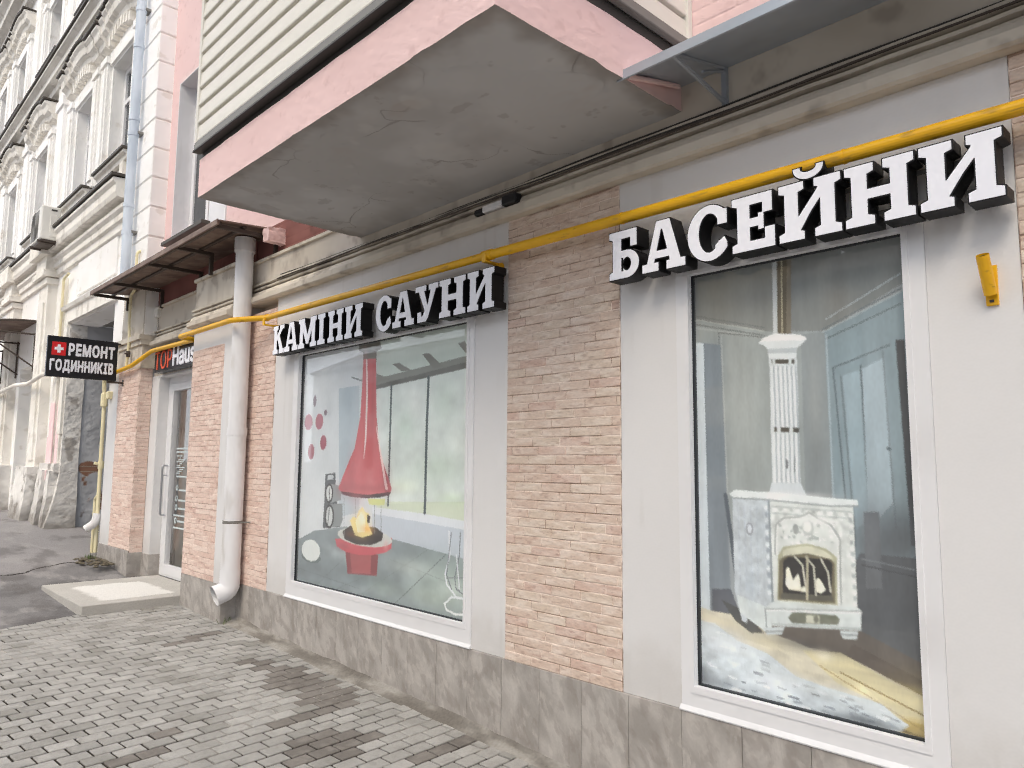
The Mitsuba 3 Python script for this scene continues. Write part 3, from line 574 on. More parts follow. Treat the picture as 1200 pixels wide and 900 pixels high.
    ('ell', (240, 242, 238), [(-1.31, 1.362), (0.003, 0.008)]),
    ('ell', (168, 176, 174), [(-1.321, 1.297), (0.009, 0.003)]),
    ('ell', (240, 242, 238), [(-1.37, 1.302), (0.005, 0.008)]),
    ('ell', (168, 176, 174), [(-1.451, 1.289), (0.009, 0.004)]),
    ('ell', (240, 242, 238), [(-1.36, 1.354), (0.005, 0.006)]),
    ('ell', (168, 176, 174), [(-1.384, 1.312), (0.009, 0.004)]),
    ('ell', (240, 242, 238), [(-1.514, 1.35), (0.008, 0.004)]),
    ('ell', (168, 176, 174), [(-1.407, 1.339), (0.008, 0.004)]),
    ('ell', (240, 242, 238), [(-1.409, 1.344), (0.004, 0.007)]),
    ('ell', (168, 176, 174), [(-1.54, 1.35), (0.007, 0.007)]),
    ('ell', (240, 242, 238), [(-1.523, 1.342), (0.006, 0.008)]),
    ('ell', (168, 176, 174), [(-1.403, 1.316), (0.009, 0.004)]),
    ('ell', (240, 242, 238), [(-1.413, 1.319), (0.009, 0.008)]),
    ('ell', (168, 176, 174), [(-1.408, 1.306), (0.008, 0.007)]),
    ('ell', (240, 242, 238), [(-1.463, 1.283), (0.01, 0.008)]),
    ('ell', (168, 176, 174), [(-1.375, 1.362), (0.008, 0.008)]),
    ('ell', (240, 242, 238), [(-1.386, 1.334), (0.008, 0.003)]),
    ('ell', (168, 176, 174), [(-1.49, 1.33), (0.005, 0.005)]),
    ('ell', (240, 242, 238), [(-1.431, 1.294), (0.005, 0.004)]),
    ('ell', (168, 176, 174), [(-1.448, 1.346), (0.005, 0.008)]),
    ('ell', (240, 242, 238), [(-1.385, 1.367), (0.006, 0.005)]),
    ('ell', (168, 176, 174), [(-1.534, 1.301), (0.005, 0.005)]),
    ('ell', (240, 242, 238), [(-1.442, 1.321), (0.009, 0.004)]),
    ('ell', (168, 176, 174), [(-1.475, 1.323), (0.004, 0.005)]),
    ('ell', (240, 242, 238), [(-1.327, 1.34), (0.007, 0.007)]),
    ('ell', (168, 176, 174), [(-1.455, 1.329), (0.006, 0.005)]),
    ('ell', (240, 242, 238), [(-1.407, 1.357), (0.008, 0.005)]),
    ('ell', (168, 176, 174), [(-1.526, 1.325), (0.004, 0.007)]),
    ('ell', (240, 242, 238), [(-1.419, 1.345), (0.007, 0.005)]),
    ('ell', (188, 194, 192), [(-1.419, 1.347), (0.026, 0.032)]),
    ('ell', (232, 234, 230), [(-1.422, 1.352), (0.018, 0.023)]),
    ('ell', (150, 156, 154), [(-1.472, 1.34), (0.013, 0.021)]),
    ('poly', (176, 176, 150), [(-1.554, 1.223), (-1.529, 1.263), (-1.429, 1.285), (-1.35, 1.271), (-1.32, 1.252), (-1.304, 1.239), (-1.308, 1.051), (-1.563, 1.036)]),
    ('poly', (206, 206, 186), [(-1.533, 1.239), (-1.512, 1.257), (-1.429, 1.276), (-1.359, 1.262), (-1.328, 1.245), (-1.321, 1.23), (-1.53, 1.217)]),
    ('poly', (112, 106, 86), [(-1.549, 1.203), (-1.526, 1.224), (-1.43, 1.244), (-1.329, 1.229), (-1.313, 1.215), (-1.317, 1.056), (-1.558, 1.042)]),
    ('poly', (46, 44, 42), [(-1.531, 1.202), (-1.511, 1.222), (-1.337, 1.227), (-1.323, 1.213), (-1.331, 1.085), (-1.538, 1.071)]),
    ('poly', (92, 90, 80), [(-1.543, 1.07), (-1.327, 1.086), (-1.324, 1.064), (-1.547, 1.043)]),
    ('poly', (244, 232, 214), [(-1.519, 1.172), (-1.506, 1.181), (-1.491, 1.128), (-1.466, 1.158), (-1.459, 1.116), (-1.462, 1.088), (-1.509, 1.087), (-1.524, 1.109)]),
    ('poly', (244, 232, 214), [(-1.394, 1.094), (-1.398, 1.135), (-1.382, 1.15), (-1.365, 1.127), (-1.353, 1.106), (-1.373, 1.089)]),
    ('poly', (244, 232, 214), [(-1.46, 1.101), (-1.435, 1.111), (-1.436, 1.087), (-1.46, 1.085)]),
    ('line', (190, 188, 176), [(-1.48, 1.225), (-1.448, 1.194), (-1.432, 1.074)], 0.008),
    ('line', (190, 188, 176), [(-1.431, 1.227), (-1.4, 1.192), (-1.395, 1.079)], 0.008),
    ('line', (190, 188, 176), [(-1.368, 1.225), (-1.342, 1.175), (-1.334, 1.101)], 0.008),
    ('line', (176, 172, 150), [(-1.426, 1.229), (-1.432, 1.059)], 0.01),
    ('poly', (208, 216, 216), [(-1.75, 1.037), (-1.618, 1.002), (-1.584, 1.027), (-1.23, 1.054), (-1.217, 1.044), (-1.22, 0.967), (-1.59, 0.928), (-1.613, 0.891), (-1.634, 0.905), (-1.738, 0.959)]),
    ('line', (160, 168, 168), [(-1.618, 0.994), (-1.217, 1.041)], 0.006),
    ('line', (236, 240, 240), [(-1.618, 0.988), (-1.218, 1.035)], 0.006),
    ('line', (150, 158, 160), [(-1.618, 0.994), (-1.615, 0.916)], 0.007),
    ('line', (170, 178, 178), [(-1.59, 0.936), (-1.22, 0.973)], 0.007),
    ('poly', (112, 116, 102), [(-1.518, 0.97), (-1.496, 0.998), (-1.316, 1.012), (-1.3, 0.998), (-1.311, 0.974), (-1.499, 0.951)]),
    ('poly', (200, 202, 186), [(-1.439, 0.995), (-1.384, 0.999), (-1.385, 0.967), (-1.44, 0.963)]),
    ('ell', (120, 122, 108), [(-1.398, 0.983), (0.011, 0.015)]),
    ('poly', (196, 204, 206), [(-1.629, 0.914), (-1.534, 0.932), (-1.547, 0.899), (-1.615, 0.886)]),
    ('poly', (196, 204, 206), [(-1.303, 0.954), (-1.231, 0.963), (-1.239, 0.931), (-1.292, 0.925)]),
    ('line', (140, 146, 148), [(-1.621, 0.898), (-1.543, 0.913)], 0.006),
    ('line', (140, 146, 148), [(-1.299, 0.94), (-1.236, 0.947)], 0.006),
    ('poly', (200, 208, 214), [(-1.736, 0.96), (-1.704, 0.942), (-1.706, 0.919), (-1.729, 0.928)]),
    ('soft', (176, 188, 198), [(-1.682, 1.07), (0.028, 0.109)], 0.4),
    ('soft', (240, 242, 242), [(-1.475, 1.481), (0.144, 0.011)], 0.4),
    ('soft', (186, 192, 192), [(-1.27, 1.286), (0.01, 0.166)], 0.4),
    ('soft', (240, 242, 238), [(-1.37, 1.381), (0.07, 0.017)], 0.4),
    ('soft', (190, 194, 184), [(-1.418, 1.034), (0.105, 0.01)], 0.4),
    ('tex', 0.35, [(-1.762, 1.471), (-1.23, 1.449), (-1.223, 0.98), (-1.608, 0.901), (-1.742, 0.952)], 26, 26),
]

# ------------------------------------------------------------------ materials
def plaster(c0, c1, c2, f=3.0, streak=0.0):
    def fn(p, n, uv):
        a = fbm(p.x * f, p.y * f, p.z * f * .6, 4); b = smoothstep(.55, .75, fbm(p.x * 7 + 9, p.y * 7, p.z * 5, 4))
        c = mix(mix(c0, c1, smoothstep(.3, .7, a)), c2, .55 * b)
        if streak: c = mix(c, c2, streak * smoothstep(.5, .85, noise(p.x * 14, p.y * 14, p.z * .8)) * smoothstep(.4, .7, fbm(p.x * 2, p.z * 2, p.y, 2)))
        return c
    return fn

def rough_bump(f, amp):
    return lambda p, n, uv: amp * fbm(p.x * f, p.y * f, p.z * f, 4)

def brick_fn(base, spot, lightc):
    b, s, l = base, spot, lightc
    def fn(p, n, uv):
        a = fbm(p.x * 14, p.y * 14, p.z * 34, 4); g = noise(p.x * 95, p.y * 95, p.z * 160)
        c = mix(b, l, smoothstep(.38, .72, a))
        c = mix(c, s, .75 * smoothstep(.56, .78, fbm(p.x * 22 + 7, p.y * 22, p.z * 60 + 3, 3)))
        return c * (.88 + .24 * g)
    return fn

BK = []
for i, (b, s, l) in enumerate((((211, 190, 175), (188, 163, 148), (223, 206, 193)), ((214, 194, 179), (192, 169, 154), (226, 210, 198)), ((207, 181, 167), (183, 152, 139), (218, 197, 185)),
                               ((213, 195, 179), (190, 169, 153), (226, 211, 198)), ((210, 188, 173), (187, 160, 146), (221, 203, 190)))):
    BK.append(bs(f'brick_face_{"abcde"[i]}', brick_fn(srgb(*b, .9), srgb(*s, .9), srgb(*l, .9)), .85, .2, lambda p, n, uv: .004 * fbm(p.x * 40, p.y * 40, p.z * 90, 4)))
bs('mortar', lambda p, n, uv: mix(srgb(158, 136, 122), srgb(230, 216, 205), smoothstep(.35, .65, fbm(p.x * 6, p.y * 6, p.z * 22, 3))), .9, .1)
bs('panel_paint', lambda p, n, uv: mix(mix(srgb(217, 216, 216), srgb(208, 207, 207), fbm(p.x * 1.5, p.y, p.z * 1.2, 3)), srgb(168, 162, 154), .3 * smoothstep(.2, -.12, p.z - .5 - .28 * fbm(p.x * 9, p.y * 3, p.z * 6, 4)) + .12 * smoothstep(.6, .8, noise(p.x * 22, p.y * 5, p.z * .9)) * smoothstep(.45, .65, fbm(p.x * 2, p.y, p.z * 2, 3))) * (0.985 + .03 * noise(p.x * 160, p.y, p.z * 160)), .62, .3)
bs('white_pvc', lambda p, n, uv: mix(srgb(217, 217, 219), srgb(208, 207, 208), smoothstep(.5, .9, fbm(p.x * 3, p.y * 20, p.z * 3, 3))), .35, .45)
bs('gasket', srgb(38, 42, 46), .5, .3)
def tile_fn(seed):
    def fn(p, n, uv):
        x, z = p.x * 1.5 + p.y + seed * 3.1, p.z * 1.1 + .5 * p.x + seed
        w = fbm(x * 3, z * 3, seed, 3); a = fbm(x * 5.5 + 1.6 * w + 1.2 * z, z * 6.5 + 1.2 * w, p.y * 4, 6); v = 1 - smoothstep(0, .045, dr.abs(fbm(x * 3.2 + 4, z * 2.1 + w * 2, 1.0, 4) - .5))
        c = mix(srgb(146, 141, 136), srgb(172, 167, 162), smoothstep(.28, .72, a)); c = mix(c, srgb(192, 187, 181), .16 * v); c = mix(c, srgb(186, 180, 174), .4 * smoothstep(.55, .75, fbm(x * 15 + 4 * w, z * 15, 3.0, 4)))
        return mix(c, srgb(130, 122, 117), .4 * smoothstep(.52, .72, fbm(x * 12 + 3 * w, z * 13, 5.0, 4))) * (.95 + .1 * noise(p.x * 120, p.z * 120, p.y * 120))
    return fn
TL = [bs(f'stone_tile_{"abc"[i]}', tile_fn(1.7 * i + .3), .42, .4) for i in range(3)]
bs('grout', srgb(104, 99, 94), .9, .1)
scene['pane_glass'] = {'type': 'thindielectric', 'int_ior': 1.5}
bs('fireplace_print', print_fn(FIREPLACE_PRINT, (216, 222, 225), 1.06, .08, .05), .55, .25)
bs('stove_print', print_fn(STOVE_PRINT, (150, 157, 160), 1.14, .12, .03), .55, .25)
bs('gas_yellow', lambda p, n, uv: mix(mix(srgb(232, 180, 26), srgb(216, 162, 20), fbm(p.x * 6, p.y * 6, p.z * 6, 3)), srgb(150, 118, 52), .55 * smoothstep(.62, .74, fbm(p.x * 11, p.y * 40, p.z * 40, 4))), .38, .5)
bs('faded_yellow', lambda p, n, uv: mix(srgb(232, 224, 190), srgb(218, 206, 164), fbm(p.x * 9, p.y * 9, p.z * 6, 3)), .55, .4)
bs('letter_black', srgb(20, 20, 22), .45, .3)
bs('letter_white', lambda p, n, uv: mix(srgb(238, 239, 246), srgb(226, 227, 236), fbm(p.x * 2, p.y, p.z * 3, 2)), .25, .5)
bs('sign_black', srgb(22, 24, 30), .3, .5)
bs('sign_red', srgb(206, 34, 40), .35, .5)
bs('letter_orange', srgb(226, 92, 62), .35, .5)
bs('drain_white', lambda p, n, uv: mix(srgb(222, 222, 224), srgb(192, 188, 184), .8 * smoothstep(.5, .8, fbm(p.x * 9, p.y * 9, p.z * 2, 4))), .4, .45)
bs('bore_shade', srgb(28, 27, 26), .9, .1)  # near-black for discs that stand in for shade inside tubes
bs('cream_plaster', plaster(srgb(206, 199, 188), srgb(190, 182, 170), srgb(140, 130, 120), 2.2, .5), .85, .2, rough_bump(26, .004))
bs('ledge_plaster', plaster(srgb(206, 199, 186), srgb(192, 184, 172), srgb(120, 112, 104), 3.0, .45), .85, .2, rough_bump(32, .004))
def wall_pink(p, n, uv):
    c = mix(srgb(228, 200, 198), srgb(220, 190, 188), fbm(p.x * 2.4, p.y * 2.4, p.z * 2.4, 4)); return mix(c, srgb(200, 168, 165), .4 * smoothstep(.6, .8, fbm(p.x * 14, p.y * 14, p.z * 14, 4)))
def pink_bump(p, n, uv):
    zc = p.z / .077; row = dr.floor(zc); fz = zc - row; xc = p.x / .26 + .5 * (row - 2 * dr.floor(row / 2)); fx = xc - dr.floor(xc)
    j = smoothstep(0, .13, dr.minimum(fz, 1 - fz)) * smoothstep(0, .05, dr.minimum(fx, 1 - fx))
    return .004 * j + .006 * fbm(p.x * 22, p.y * 22, p.z * 22, 4)
bs('pink_paint', wall_pink, .85, .2, pink_bump)
bs('pink_render', wall_pink, .9, .15, rough_bump(34, .006))
def soffit_col(p, n, uv):
    w = .25 * fbm(p.x * 3, p.y * 3, 0.0, 3)
    c = mix(srgb(180, 179, 179), srgb(167, 165, 164), smoothstep(.32, .68, fbm(p.x * 2.1, p.y * 2.1, 0.0, 5)))
    c = mix(c, srgb(188, 186, 184), .4 * smoothstep(.55, .75, fbm(p.x * 5 + 3, p.y * 5, 8.0, 4)))
    d1, d2, _ = voronoi(p.x * 1.1 + w * 3, p.y * 1.6 + w * 3); crack = (1 - smoothstep(0, .02, d2 - d1)) * smoothstep(.48, .62, fbm(p.x * 2.2, p.y * 2.2, 4.0, 3))
    spot = smoothstep(.70, .78, fbm(p.x * 10, p.y * 10, 2.0, 4)); rim = smoothstep(.12, .0, dr.minimum(dr.minimum(p.y + 1.23, p.x + 4.86), -1.97 - p.x) + .12 * (fbm(p.x * 9, p.y * 9, 1.0, 3) - .5))
    c = mix(c, srgb(128, 122, 119), .55 * crack); c = mix(c, srgb(142, 136, 133), .35 * spot)
    c = mix(c, srgb(150, 120, 98), .2 * smoothstep(.66, .78, fbm(p.x * 3.1 + 4, p.y * 5, 6.0, 4)) * smoothstep(.5, .0, dr.minimum(p.y + 1.23, -1.97 - p.x)))
    return mix(c, srgb(138, 131, 126), .7 * rim)
def soffit_bump(p, n, uv):
    w = .25 * fbm(p.x * 3, p.y * 3, 0.0, 3); d1, d2, _ = voronoi(p.x * 1.1 + w * 3, p.y * 1.6 + w * 3)
    rim = smoothstep(.16, .0, dr.minimum(p.y + 1.23, -1.97 - p.x))
    return .012 * fbm(p.x * 9, p.y * 9, p.z * 9, 5) + .005 * smoothstep(0, .02, d2 - d1) + .014 * rim * fbm(p.x * 18, p.y * 18, 3.0, 4)
bs('soffit', soffit_col, .9, .15, soffit_bump)
bs('siding', lambda p, n, uv: mix(srgb(217, 214, 206), srgb(204, 200, 191), fbm(p.x * 1.2, p.y * 1.2, p.z * 9, 3)), .45, .4)
bs('rail_dark', srgb(62, 60, 58), .55, .4)
bs('rail_grey', srgb(120, 118, 114), .45, .4)
bs('galvanised', lambda p, n, uv: mix(srgb(176, 184, 194), srgb(150, 158, 168), fbm(p.x * 6, p.y * 6, p.z * 6, 3)), .42, .5, metallic=.35)
bs('rusty_maroon', lambda p, n, uv: mix(srgb(108, 90, 82), srgb(130, 112, 102), smoothstep(.4, .7, fbm(p.x * 8, p.y * 8, p.z * 8, 4))), .6, .35)
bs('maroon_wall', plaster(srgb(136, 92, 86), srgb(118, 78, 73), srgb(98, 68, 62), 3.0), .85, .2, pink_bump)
bs('iron_paint', srgb(74, 64, 58), .5, .4)
bs('steel', srgb(190, 192, 196), .25, .5, metallic=.8)
bs('blue_pipe', lambda p, n, uv: mix(srgb(202, 211, 222), srgb(182, 193, 206), smoothstep(.4, .7, fbm(p.x * 8, p.y * 8, p.z * 2, 4))), .45, .4)
def ornate_col(p, n, uv):
    c = mix(srgb(240, 239, 238), srgb(232, 231, 228), smoothstep(.35, .7, fbm(p.x * 1.3, p.y * 1.3, p.z * 1.3, 4)))
    c = mix(c, srgb(218, 213, 204), .35 * smoothstep(.5, .8, noise(p.x * 6, p.y * 6, p.z * .7)) * smoothstep(.45, .65, fbm(p.x * 1.1, p.z * .9, 2.0, 3)))
    return mix(c, srgb(208, 200, 190), .5 * smoothstep(.64, .76, fbm(p.x * 6, p.y * 6, p.z * 6, 4)))
bs('ornate_plaster', ornate_col, .85, .2, rough_bump(18, .006))
bs('ornate_trim', plaster(srgb(234, 231, 225), srgb(224, 220, 212), srgb(190, 184, 175), 2.5, .35), .85, .2, rough_bump(28, .006))
def base_col(p, n, uv):
    c = mix(srgb(226, 224, 220), srgb(204, 201, 197), smoothstep(.3, .7, fbm(p.x * 2.5, p.y * 2.5, p.z * 2.5, 4)))
    c = mix(c, srgb(140, 133, 126), .7 * smoothstep(.57, .68, fbm(p.x * 4 + 3, p.y * 4, p.z * 4, 5)))
    return mix(c, srgb(96, 88, 80), .7 * smoothstep(1.15, .6, p.z + .5 * fbm(p.x * 7, p.y * 7, p.z * 7, 3) - .2))
bs('old_plaster', base_col, .9, .15, rough_bump(14, .03))
def passage_col(p, n, uv):
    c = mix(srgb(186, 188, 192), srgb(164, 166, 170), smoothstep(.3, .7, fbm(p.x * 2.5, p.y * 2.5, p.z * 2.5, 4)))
    hole = smoothstep(.47, .56, fbm(p.x * 3, p.y * 5 + 8, p.z * 4, 4) - .22 * smoothstep(.25, .55, dr.abs(p.z - 1.2)) - .4 * smoothstep(.25, .0, p.y))
    zc = p.z / .08; fz = zc - dr.floor(zc); br = mix(srgb(96, 80, 72), srgb(150, 112, 92), noise(p.y * 4 + 9 * dr.floor(zc), dr.floor(zc), 0.0)); br = mix(br, srgb(150, 140, 130), smoothstep(.82, .92, fz))
    return mix(c, br, hole)
bs('passage_plaster', passage_col, .9, .15, rough_bump(12, .03))
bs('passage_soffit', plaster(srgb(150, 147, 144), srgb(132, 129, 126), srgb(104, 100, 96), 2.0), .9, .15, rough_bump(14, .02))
bs('lead_edge', srgb(70, 64, 58), .5, .4)
bs('window_dark', srgb(58, 62, 64), .12, .6)
bs('pink_patch', lambda p, n, uv: mix(srgb(238, 214, 214), srgb(230, 202, 204), fbm(p.x * 5, p.y * 5, p.z * 5, 3)), .85, .2)
bs('ac_white', srgb(220, 218, 212), .45, .4)
def asphalt_col(p, n, uv):
    x, y = p.x, p.y; g = noise(x * 90, y * 90) * .5 + noise(x * 210, y * 210) * .5
    old = smoothstep(-9.95, -10.25, x - .35 * (y + .9) * 0 + .5 * smoothstep(-1.0, 0.0, y) * 1.0 + .25 * (fbm(x * 3, y * 3, 0.0, 3) - .5))
    c = mix(srgb(118, 116, 116), srgb(100, 98, 98), smoothstep(.35, .65, fbm(x * 1.6, y * 1.9, 1.0, 4)))
    c = mix(c, mix(srgb(142, 139, 139), srgb(130, 127, 127), fbm(x * 1.1, y * 1.7, 2.0, 4)), old)
    c = mix(c, srgb(150, 147, 145), .5 * smoothstep(.56, .7, fbm(x * 2.4 + 5, y * 4.4, 7.0, 4)))
    c = mix(c, srgb(84, 80, 78), .5 * smoothstep(.56, .74, fbm(x * 1.9, y * 3.5, 12.0, 4)))
    w = .10 * (fbm(x * 6, y * 6, 3.0, 3) - .5)
    cr = near_line(x + w, y + w, [(-9.9, -3.2), (-10.06, -2.0), (-10.08, -1.27), (-10.1, -1.1), (-10.3, -.85), (-10.45, -.64), (-10.48, -.46), (-10.44, -.29)], .035)
    return dr.select(cr, mi.Color3f(srgb(52, 48, 46)), c) * (.82 + .36 * g)
bs('asphalt_mix', asphalt_col, .85, .25, lambda p, n, uv: .004 * noise(p.x * 90, p.y * 90) + .01 * fbm(p.x * 4, p.y * 4, 0.0, 3))
def paver_fn(c0, c1, c2):
    def fn(p, n, uv):
        a = fbm(p.x * 5, p.y * 5, 1.0, 4); g = noise(p.x * 190, p.y * 190) * .6 + noise(p.x * 70, p.y * 70) * .4
        c = mix(c0, c1, smoothstep(.35, .7, a)); c = mix(c, c2, .4 * smoothstep(.56, .76, fbm(p.x * 14, p.y * 14, 9.0, 4)))
        return c * (.88 + .24 * g)
    return fn
PV = [bs('paver_light', paver_fn(srgb(155, 153, 149), srgb(145, 143, 139), srgb(130, 127, 122)), .75, .3, lambda p, n, uv: .002 * noise(p.x * 150, p.y * 150)),
      bs('paver_mid', paver_fn(srgb(144, 142, 138), srgb(134, 132, 127), srgb(120, 116, 111)), .75, .3, lambda p, n, uv: .002 * noise(p.x * 150, p.y * 150)),
      bs('paver_damp', paver_fn(srgb(120, 115, 110), srgb(107, 102, 97), srgb(134, 129, 123)), .6, .35, lambda p, n, uv: .002 * noise(p.x * 150, p.y * 150)),
      bs('paver_pale', paver_fn(srgb(163, 161, 157), srgb(154, 152, 148), srgb(139, 136, 131)), .75, .3, lambda p, n, uv: .002 * noise(p.x * 150, p.y * 150))]
bs('joint_sand', lambda p, n, uv: mix(srgb(48, 45, 41), srgb(150, 146, 140), smoothstep(.55, .64, fbm(p.x * 1.1 + 2, p.y * 1.1, 5.0, 4)) ) * (.8 + .4 * noise(p.x * 120, p.y * 120)), .95, .1)
bs('mortar_strip', lambda p, n, uv: mix(srgb(152, 148, 142), srgb(112, 107, 101), smoothstep(.35, .65, fbm(p.x * 3, p.y * 9, p.z * 3, 4))) * (.85 + .3 * noise(p.x * 80, p.y * 80, p.z * 80)), .95, .1, rough_bump(30, .01))
bs('slab_concrete', lambda p, n, uv: mix(mix(srgb(176, 173, 168), srgb(158, 155, 149), fbm(p.x * 3, p.y * 3, p.z * 3, 4)), srgb(208, 206, 202), .8 * smoothstep(.06, .0, dr.maximum(dr.abs(p.x + 8.45) - .48, dr.abs(p.y + .48) - .3) + .1 * (fbm(p.x * 7, p.y * 7, 1.0, 3) - .5))) * (.9 + .2 * noise(p.x * 150, p.y * 150, p.z * 150)), .85, .25, rough_bump(40, .003))
bs('debris', lambda p, n, uv: mix(srgb(70, 66, 56), srgb(120, 112, 98), noise(p.x * 40, p.y * 40, p.z * 40)), .95, .1)
bs('leaf_green', srgb(84, 96, 58), .7, .3)
bs('door_film', srgb(196, 206, 208), .6, .2)
bs('interior', srgb(120, 126, 128), .8, .2)

# ------------------------------------------------------------------ the ground: asphalt, paved walk, threshold strip
GX, GZ = [-60, -16, -13.5, -10.6, -9.4, -7.7, -2.87, 3, 60], [.95, .69, .66, .38, .25, .19, .03, -.18, -1.5]
def gz(x): return np.interp(x, GX, GZ)
xs = np.unique(np.concatenate([np.linspace(-160, -20, 20), np.linspace(-20, 4, 97), np.linspace(4, 60, 12)]))
ys = np.unique(np.concatenate([np.linspace(-120, -5, 14), np.linspace(-5, 2, 29), np.linspace(2, 60, 10)]))
gxx, gyy = np.meshgrid(xs, ys, indexing='ij')
asph_poly = None
SEAM = [(-7.765, -.02), (-7.765, -1.03), (-7.86, -1.0), (-6.4, -4.9)]
walk_poly = sg.Polygon([(-7.76, -.05), (-7.76, -1.03), (-7.86, -1.0), (-6.4, -4.9), (1.5, -4.9), (1.5, -.05)])
inside = shapely.contains_xy(walk_poly.buffer(-.12), gxx.ravel(), gyy.ravel())
zz = gz(gxx.ravel()) - .012 + .012 * (meshkit.fbm(np.column_stack([gxx.ravel() * .8, gyy.ravel() * .8, 0 * gxx.ravel()]), 3) - .5) - .06 * inside
gv = np.column_stack([gxx.ravel(), gyy.ravel(), zz]); ny = len(ys)
gf = [[i * ny + j, (i + 1) * ny + j, (i + 1) * ny + j + 1, i * ny + j + 1] for i in range(len(xs) - 1) for j in range(ny - 1)]
obj('asphalt', (gv, np.array(gf)), 'asphalt_mix', smooth=True, kind='structure', label='patched grey asphalt of the lane and street', category='asphalt')

def sheet(poly, dz, cell=.5, thick=.05):
    v, f = trimesh.creation.triangulate_polygon(poly, engine='earcut')
    m = trimesh.Trimesh(np.column_stack([v, np.zeros(len(v))]), f)
    vv, ff = trimesh.remesh.subdivide_to_size(m.vertices, m.faces, cell, max_iter=10)
    vv[:, 2] = gz(vv[:, 0]) + dz
    m = trimesh.Trimesh(vv, ff)
    if m.face_normals[:, 2].mean() < 0: m.invert()
    return m
PAVE = obj('pavement', sheet(walk_poly.buffer(-.004), -.0075, .25), 'joint_sand', kind='structure', label='block paved walk in front of the shop windows', category='pavement')
rng = random.Random(4)
ANG = math.radians(95.6); dl = np.array([math.cos(ANG), math.sin(ANG)]); dw = np.array([-dl[1], dl[0]])
LEN, WID, GAP = .156, .104, .012
PAVER_PLY = mikit.ply(bx(-.5 * (LEN - GAP), .5 * (LEN - GAP), -.5 * (WID - GAP), .5 * (WID - GAP), -.05, 0, .0035))
def in_view(P, pad=.02):
    d = np.asarray(P) - CAM; z = d @ fwd
    if z < .1: return 0, 0
    a, b = FOCAL / .6 * (d @ rgt) / z, FOCAL / .6 * (d @ upv) / z
    return (abs(a) < 1 + pad and abs(b) < .75 + pad), z
def dampness(x, y):
    run = meshkit.noise(np.array([[(x * dw[0] + y * dw[1]) / WID * .8, (x * dl[0] + y * dl[1]) / .42, 3.3]]))[0]      # damp blocks come in short runs along a row
    pr = .02 + .8 * math.exp(-((y + .36) / .26) ** 2 - ((x + 4.75) / .75) ** 2) + .45 * math.exp(-((x + 3.9) / .5) ** 2 - ((y + .75) / .35) ** 2) + .35 * math.exp(-((x + 4.25) / .35) ** 2 - ((y + 1.45) / .25) ** 2) \
        + .3 * math.exp(-((x + 6.7) / .6) ** 2 - ((y + .5) / .3) ** 2) + .14 * math.exp(-((x + 5.6) / .7) ** 2 - ((y + .9) / .5) ** 2) + .25 * math.exp(-((x + 3.3) / .5) ** 2 - ((y + .3) / .3) ** 2)
    return 1.0 if run < pr * 1.1 - .02 else (.0 if run > pr else .4)
cands = []
org = np.array([-4.64, -1.0])
for r in range(-75, 60):
    for c in range(-40, 45):
        q = org + dw * WID * r + dl * (LEN * (c + .5 * (r % 2)) + .012 * math.sin(r * 12.9))
        if not (-8.2 < q[0] < 1.4 and -4.8 < q[1] < .1): continue
        cands.append((q, r, c))
full, cut = [], []
core = walk_poly.buffer(-.004)
wallside = sg.Polygon([(-9, -5), (2, -5)] + [(x, -.055 - .035 * meshkit.noise(np.array([x * 3.1, 1, 1])) - .035 * (x < -4.4)) for x in np.arange(2, -9, -.05)])
for q, r, c in cands:
    a, b = dl * (LEN - GAP) / 2, dw * (WID - GAP) / 2
    pol = sg.Polygon([q + a + b, q + a - b, q - a - b, q - a + b])
    if not core.intersects(pol): continue
    k = core.intersection(pol)
    near_wall = q[1] > -.35 and not wallside.contains(pol)
    if near_wall: k = k.intersection(wallside)
    if k.is_empty or k.geom_type != 'Polygon' or k.area < .0012: continue
    vis, z = in_view([*q, gz(q[0])])
    tone = 2 if rng.random() < dampness(*q) else rng.choice([0, 0, 0, 1, 3])
    (full if k.area > .985 * pol.area else cut).append((vis, z, q, k, tone))
def paver_tf(q, tilt=True):
    sl = (gz(q[0] + .1) - gz(q[0] - .1)) / .2
    e1 = np.array([*dl, sl * dl[0]]); e2 = np.array([*dw, sl * dw[0]]); e3 = np.cross(e1, e2)
    if tilt: e3 = e3 + np.array([rng.gauss(0, .006), rng.gauss(0, .006), 0])
    e1 /= np.linalg.norm(e1); e3 /= np.linalg.norm(e3); e2 = np.cross(e3, e1); M = np.eye(4); M[:3, :3] = np.column_stack([e1, e2, e3])
    M[:3, 3] = [*q, gz(q[0]) + rng.gauss(0, .0012)]; return M
full.sort(key=lambda t: (not t[0], t[1]))
rest = {0: [], 1: [], 2: [], 3: []}
for i, (vis, z, q, k, tone) in enumerate(full):
    M = paver_tf(q)
    if vis and i < 296: obj('paver', PAVER_PLY, PV[tone], PAVE, tf=M)
    else:
        m = bx(-.5 * (LEN - GAP), .5 * (LEN - GAP), -.5 * (WID - GAP), .5 * (WID - GAP), -.05, 0, .0035); m.apply_transform(M); rest[tone].append(m)
for vis, z, q, k, tone in cut:
    v, f = trimesh.creation.triangulate_polygon(k, engine='earcut')
    m = trimesh.creation.extrude_polygon(k, .05, engine='earcut'); m.vertices[:, 2] += gz(m.vertices[:, 0]) - .05 + rng.gauss(0, .0012); rest[tone].append(m)
for tone, ms in rest.items():
    if ms: obj('paver_field', cat(ms), PV[tone], PAVE, kind='stuff')
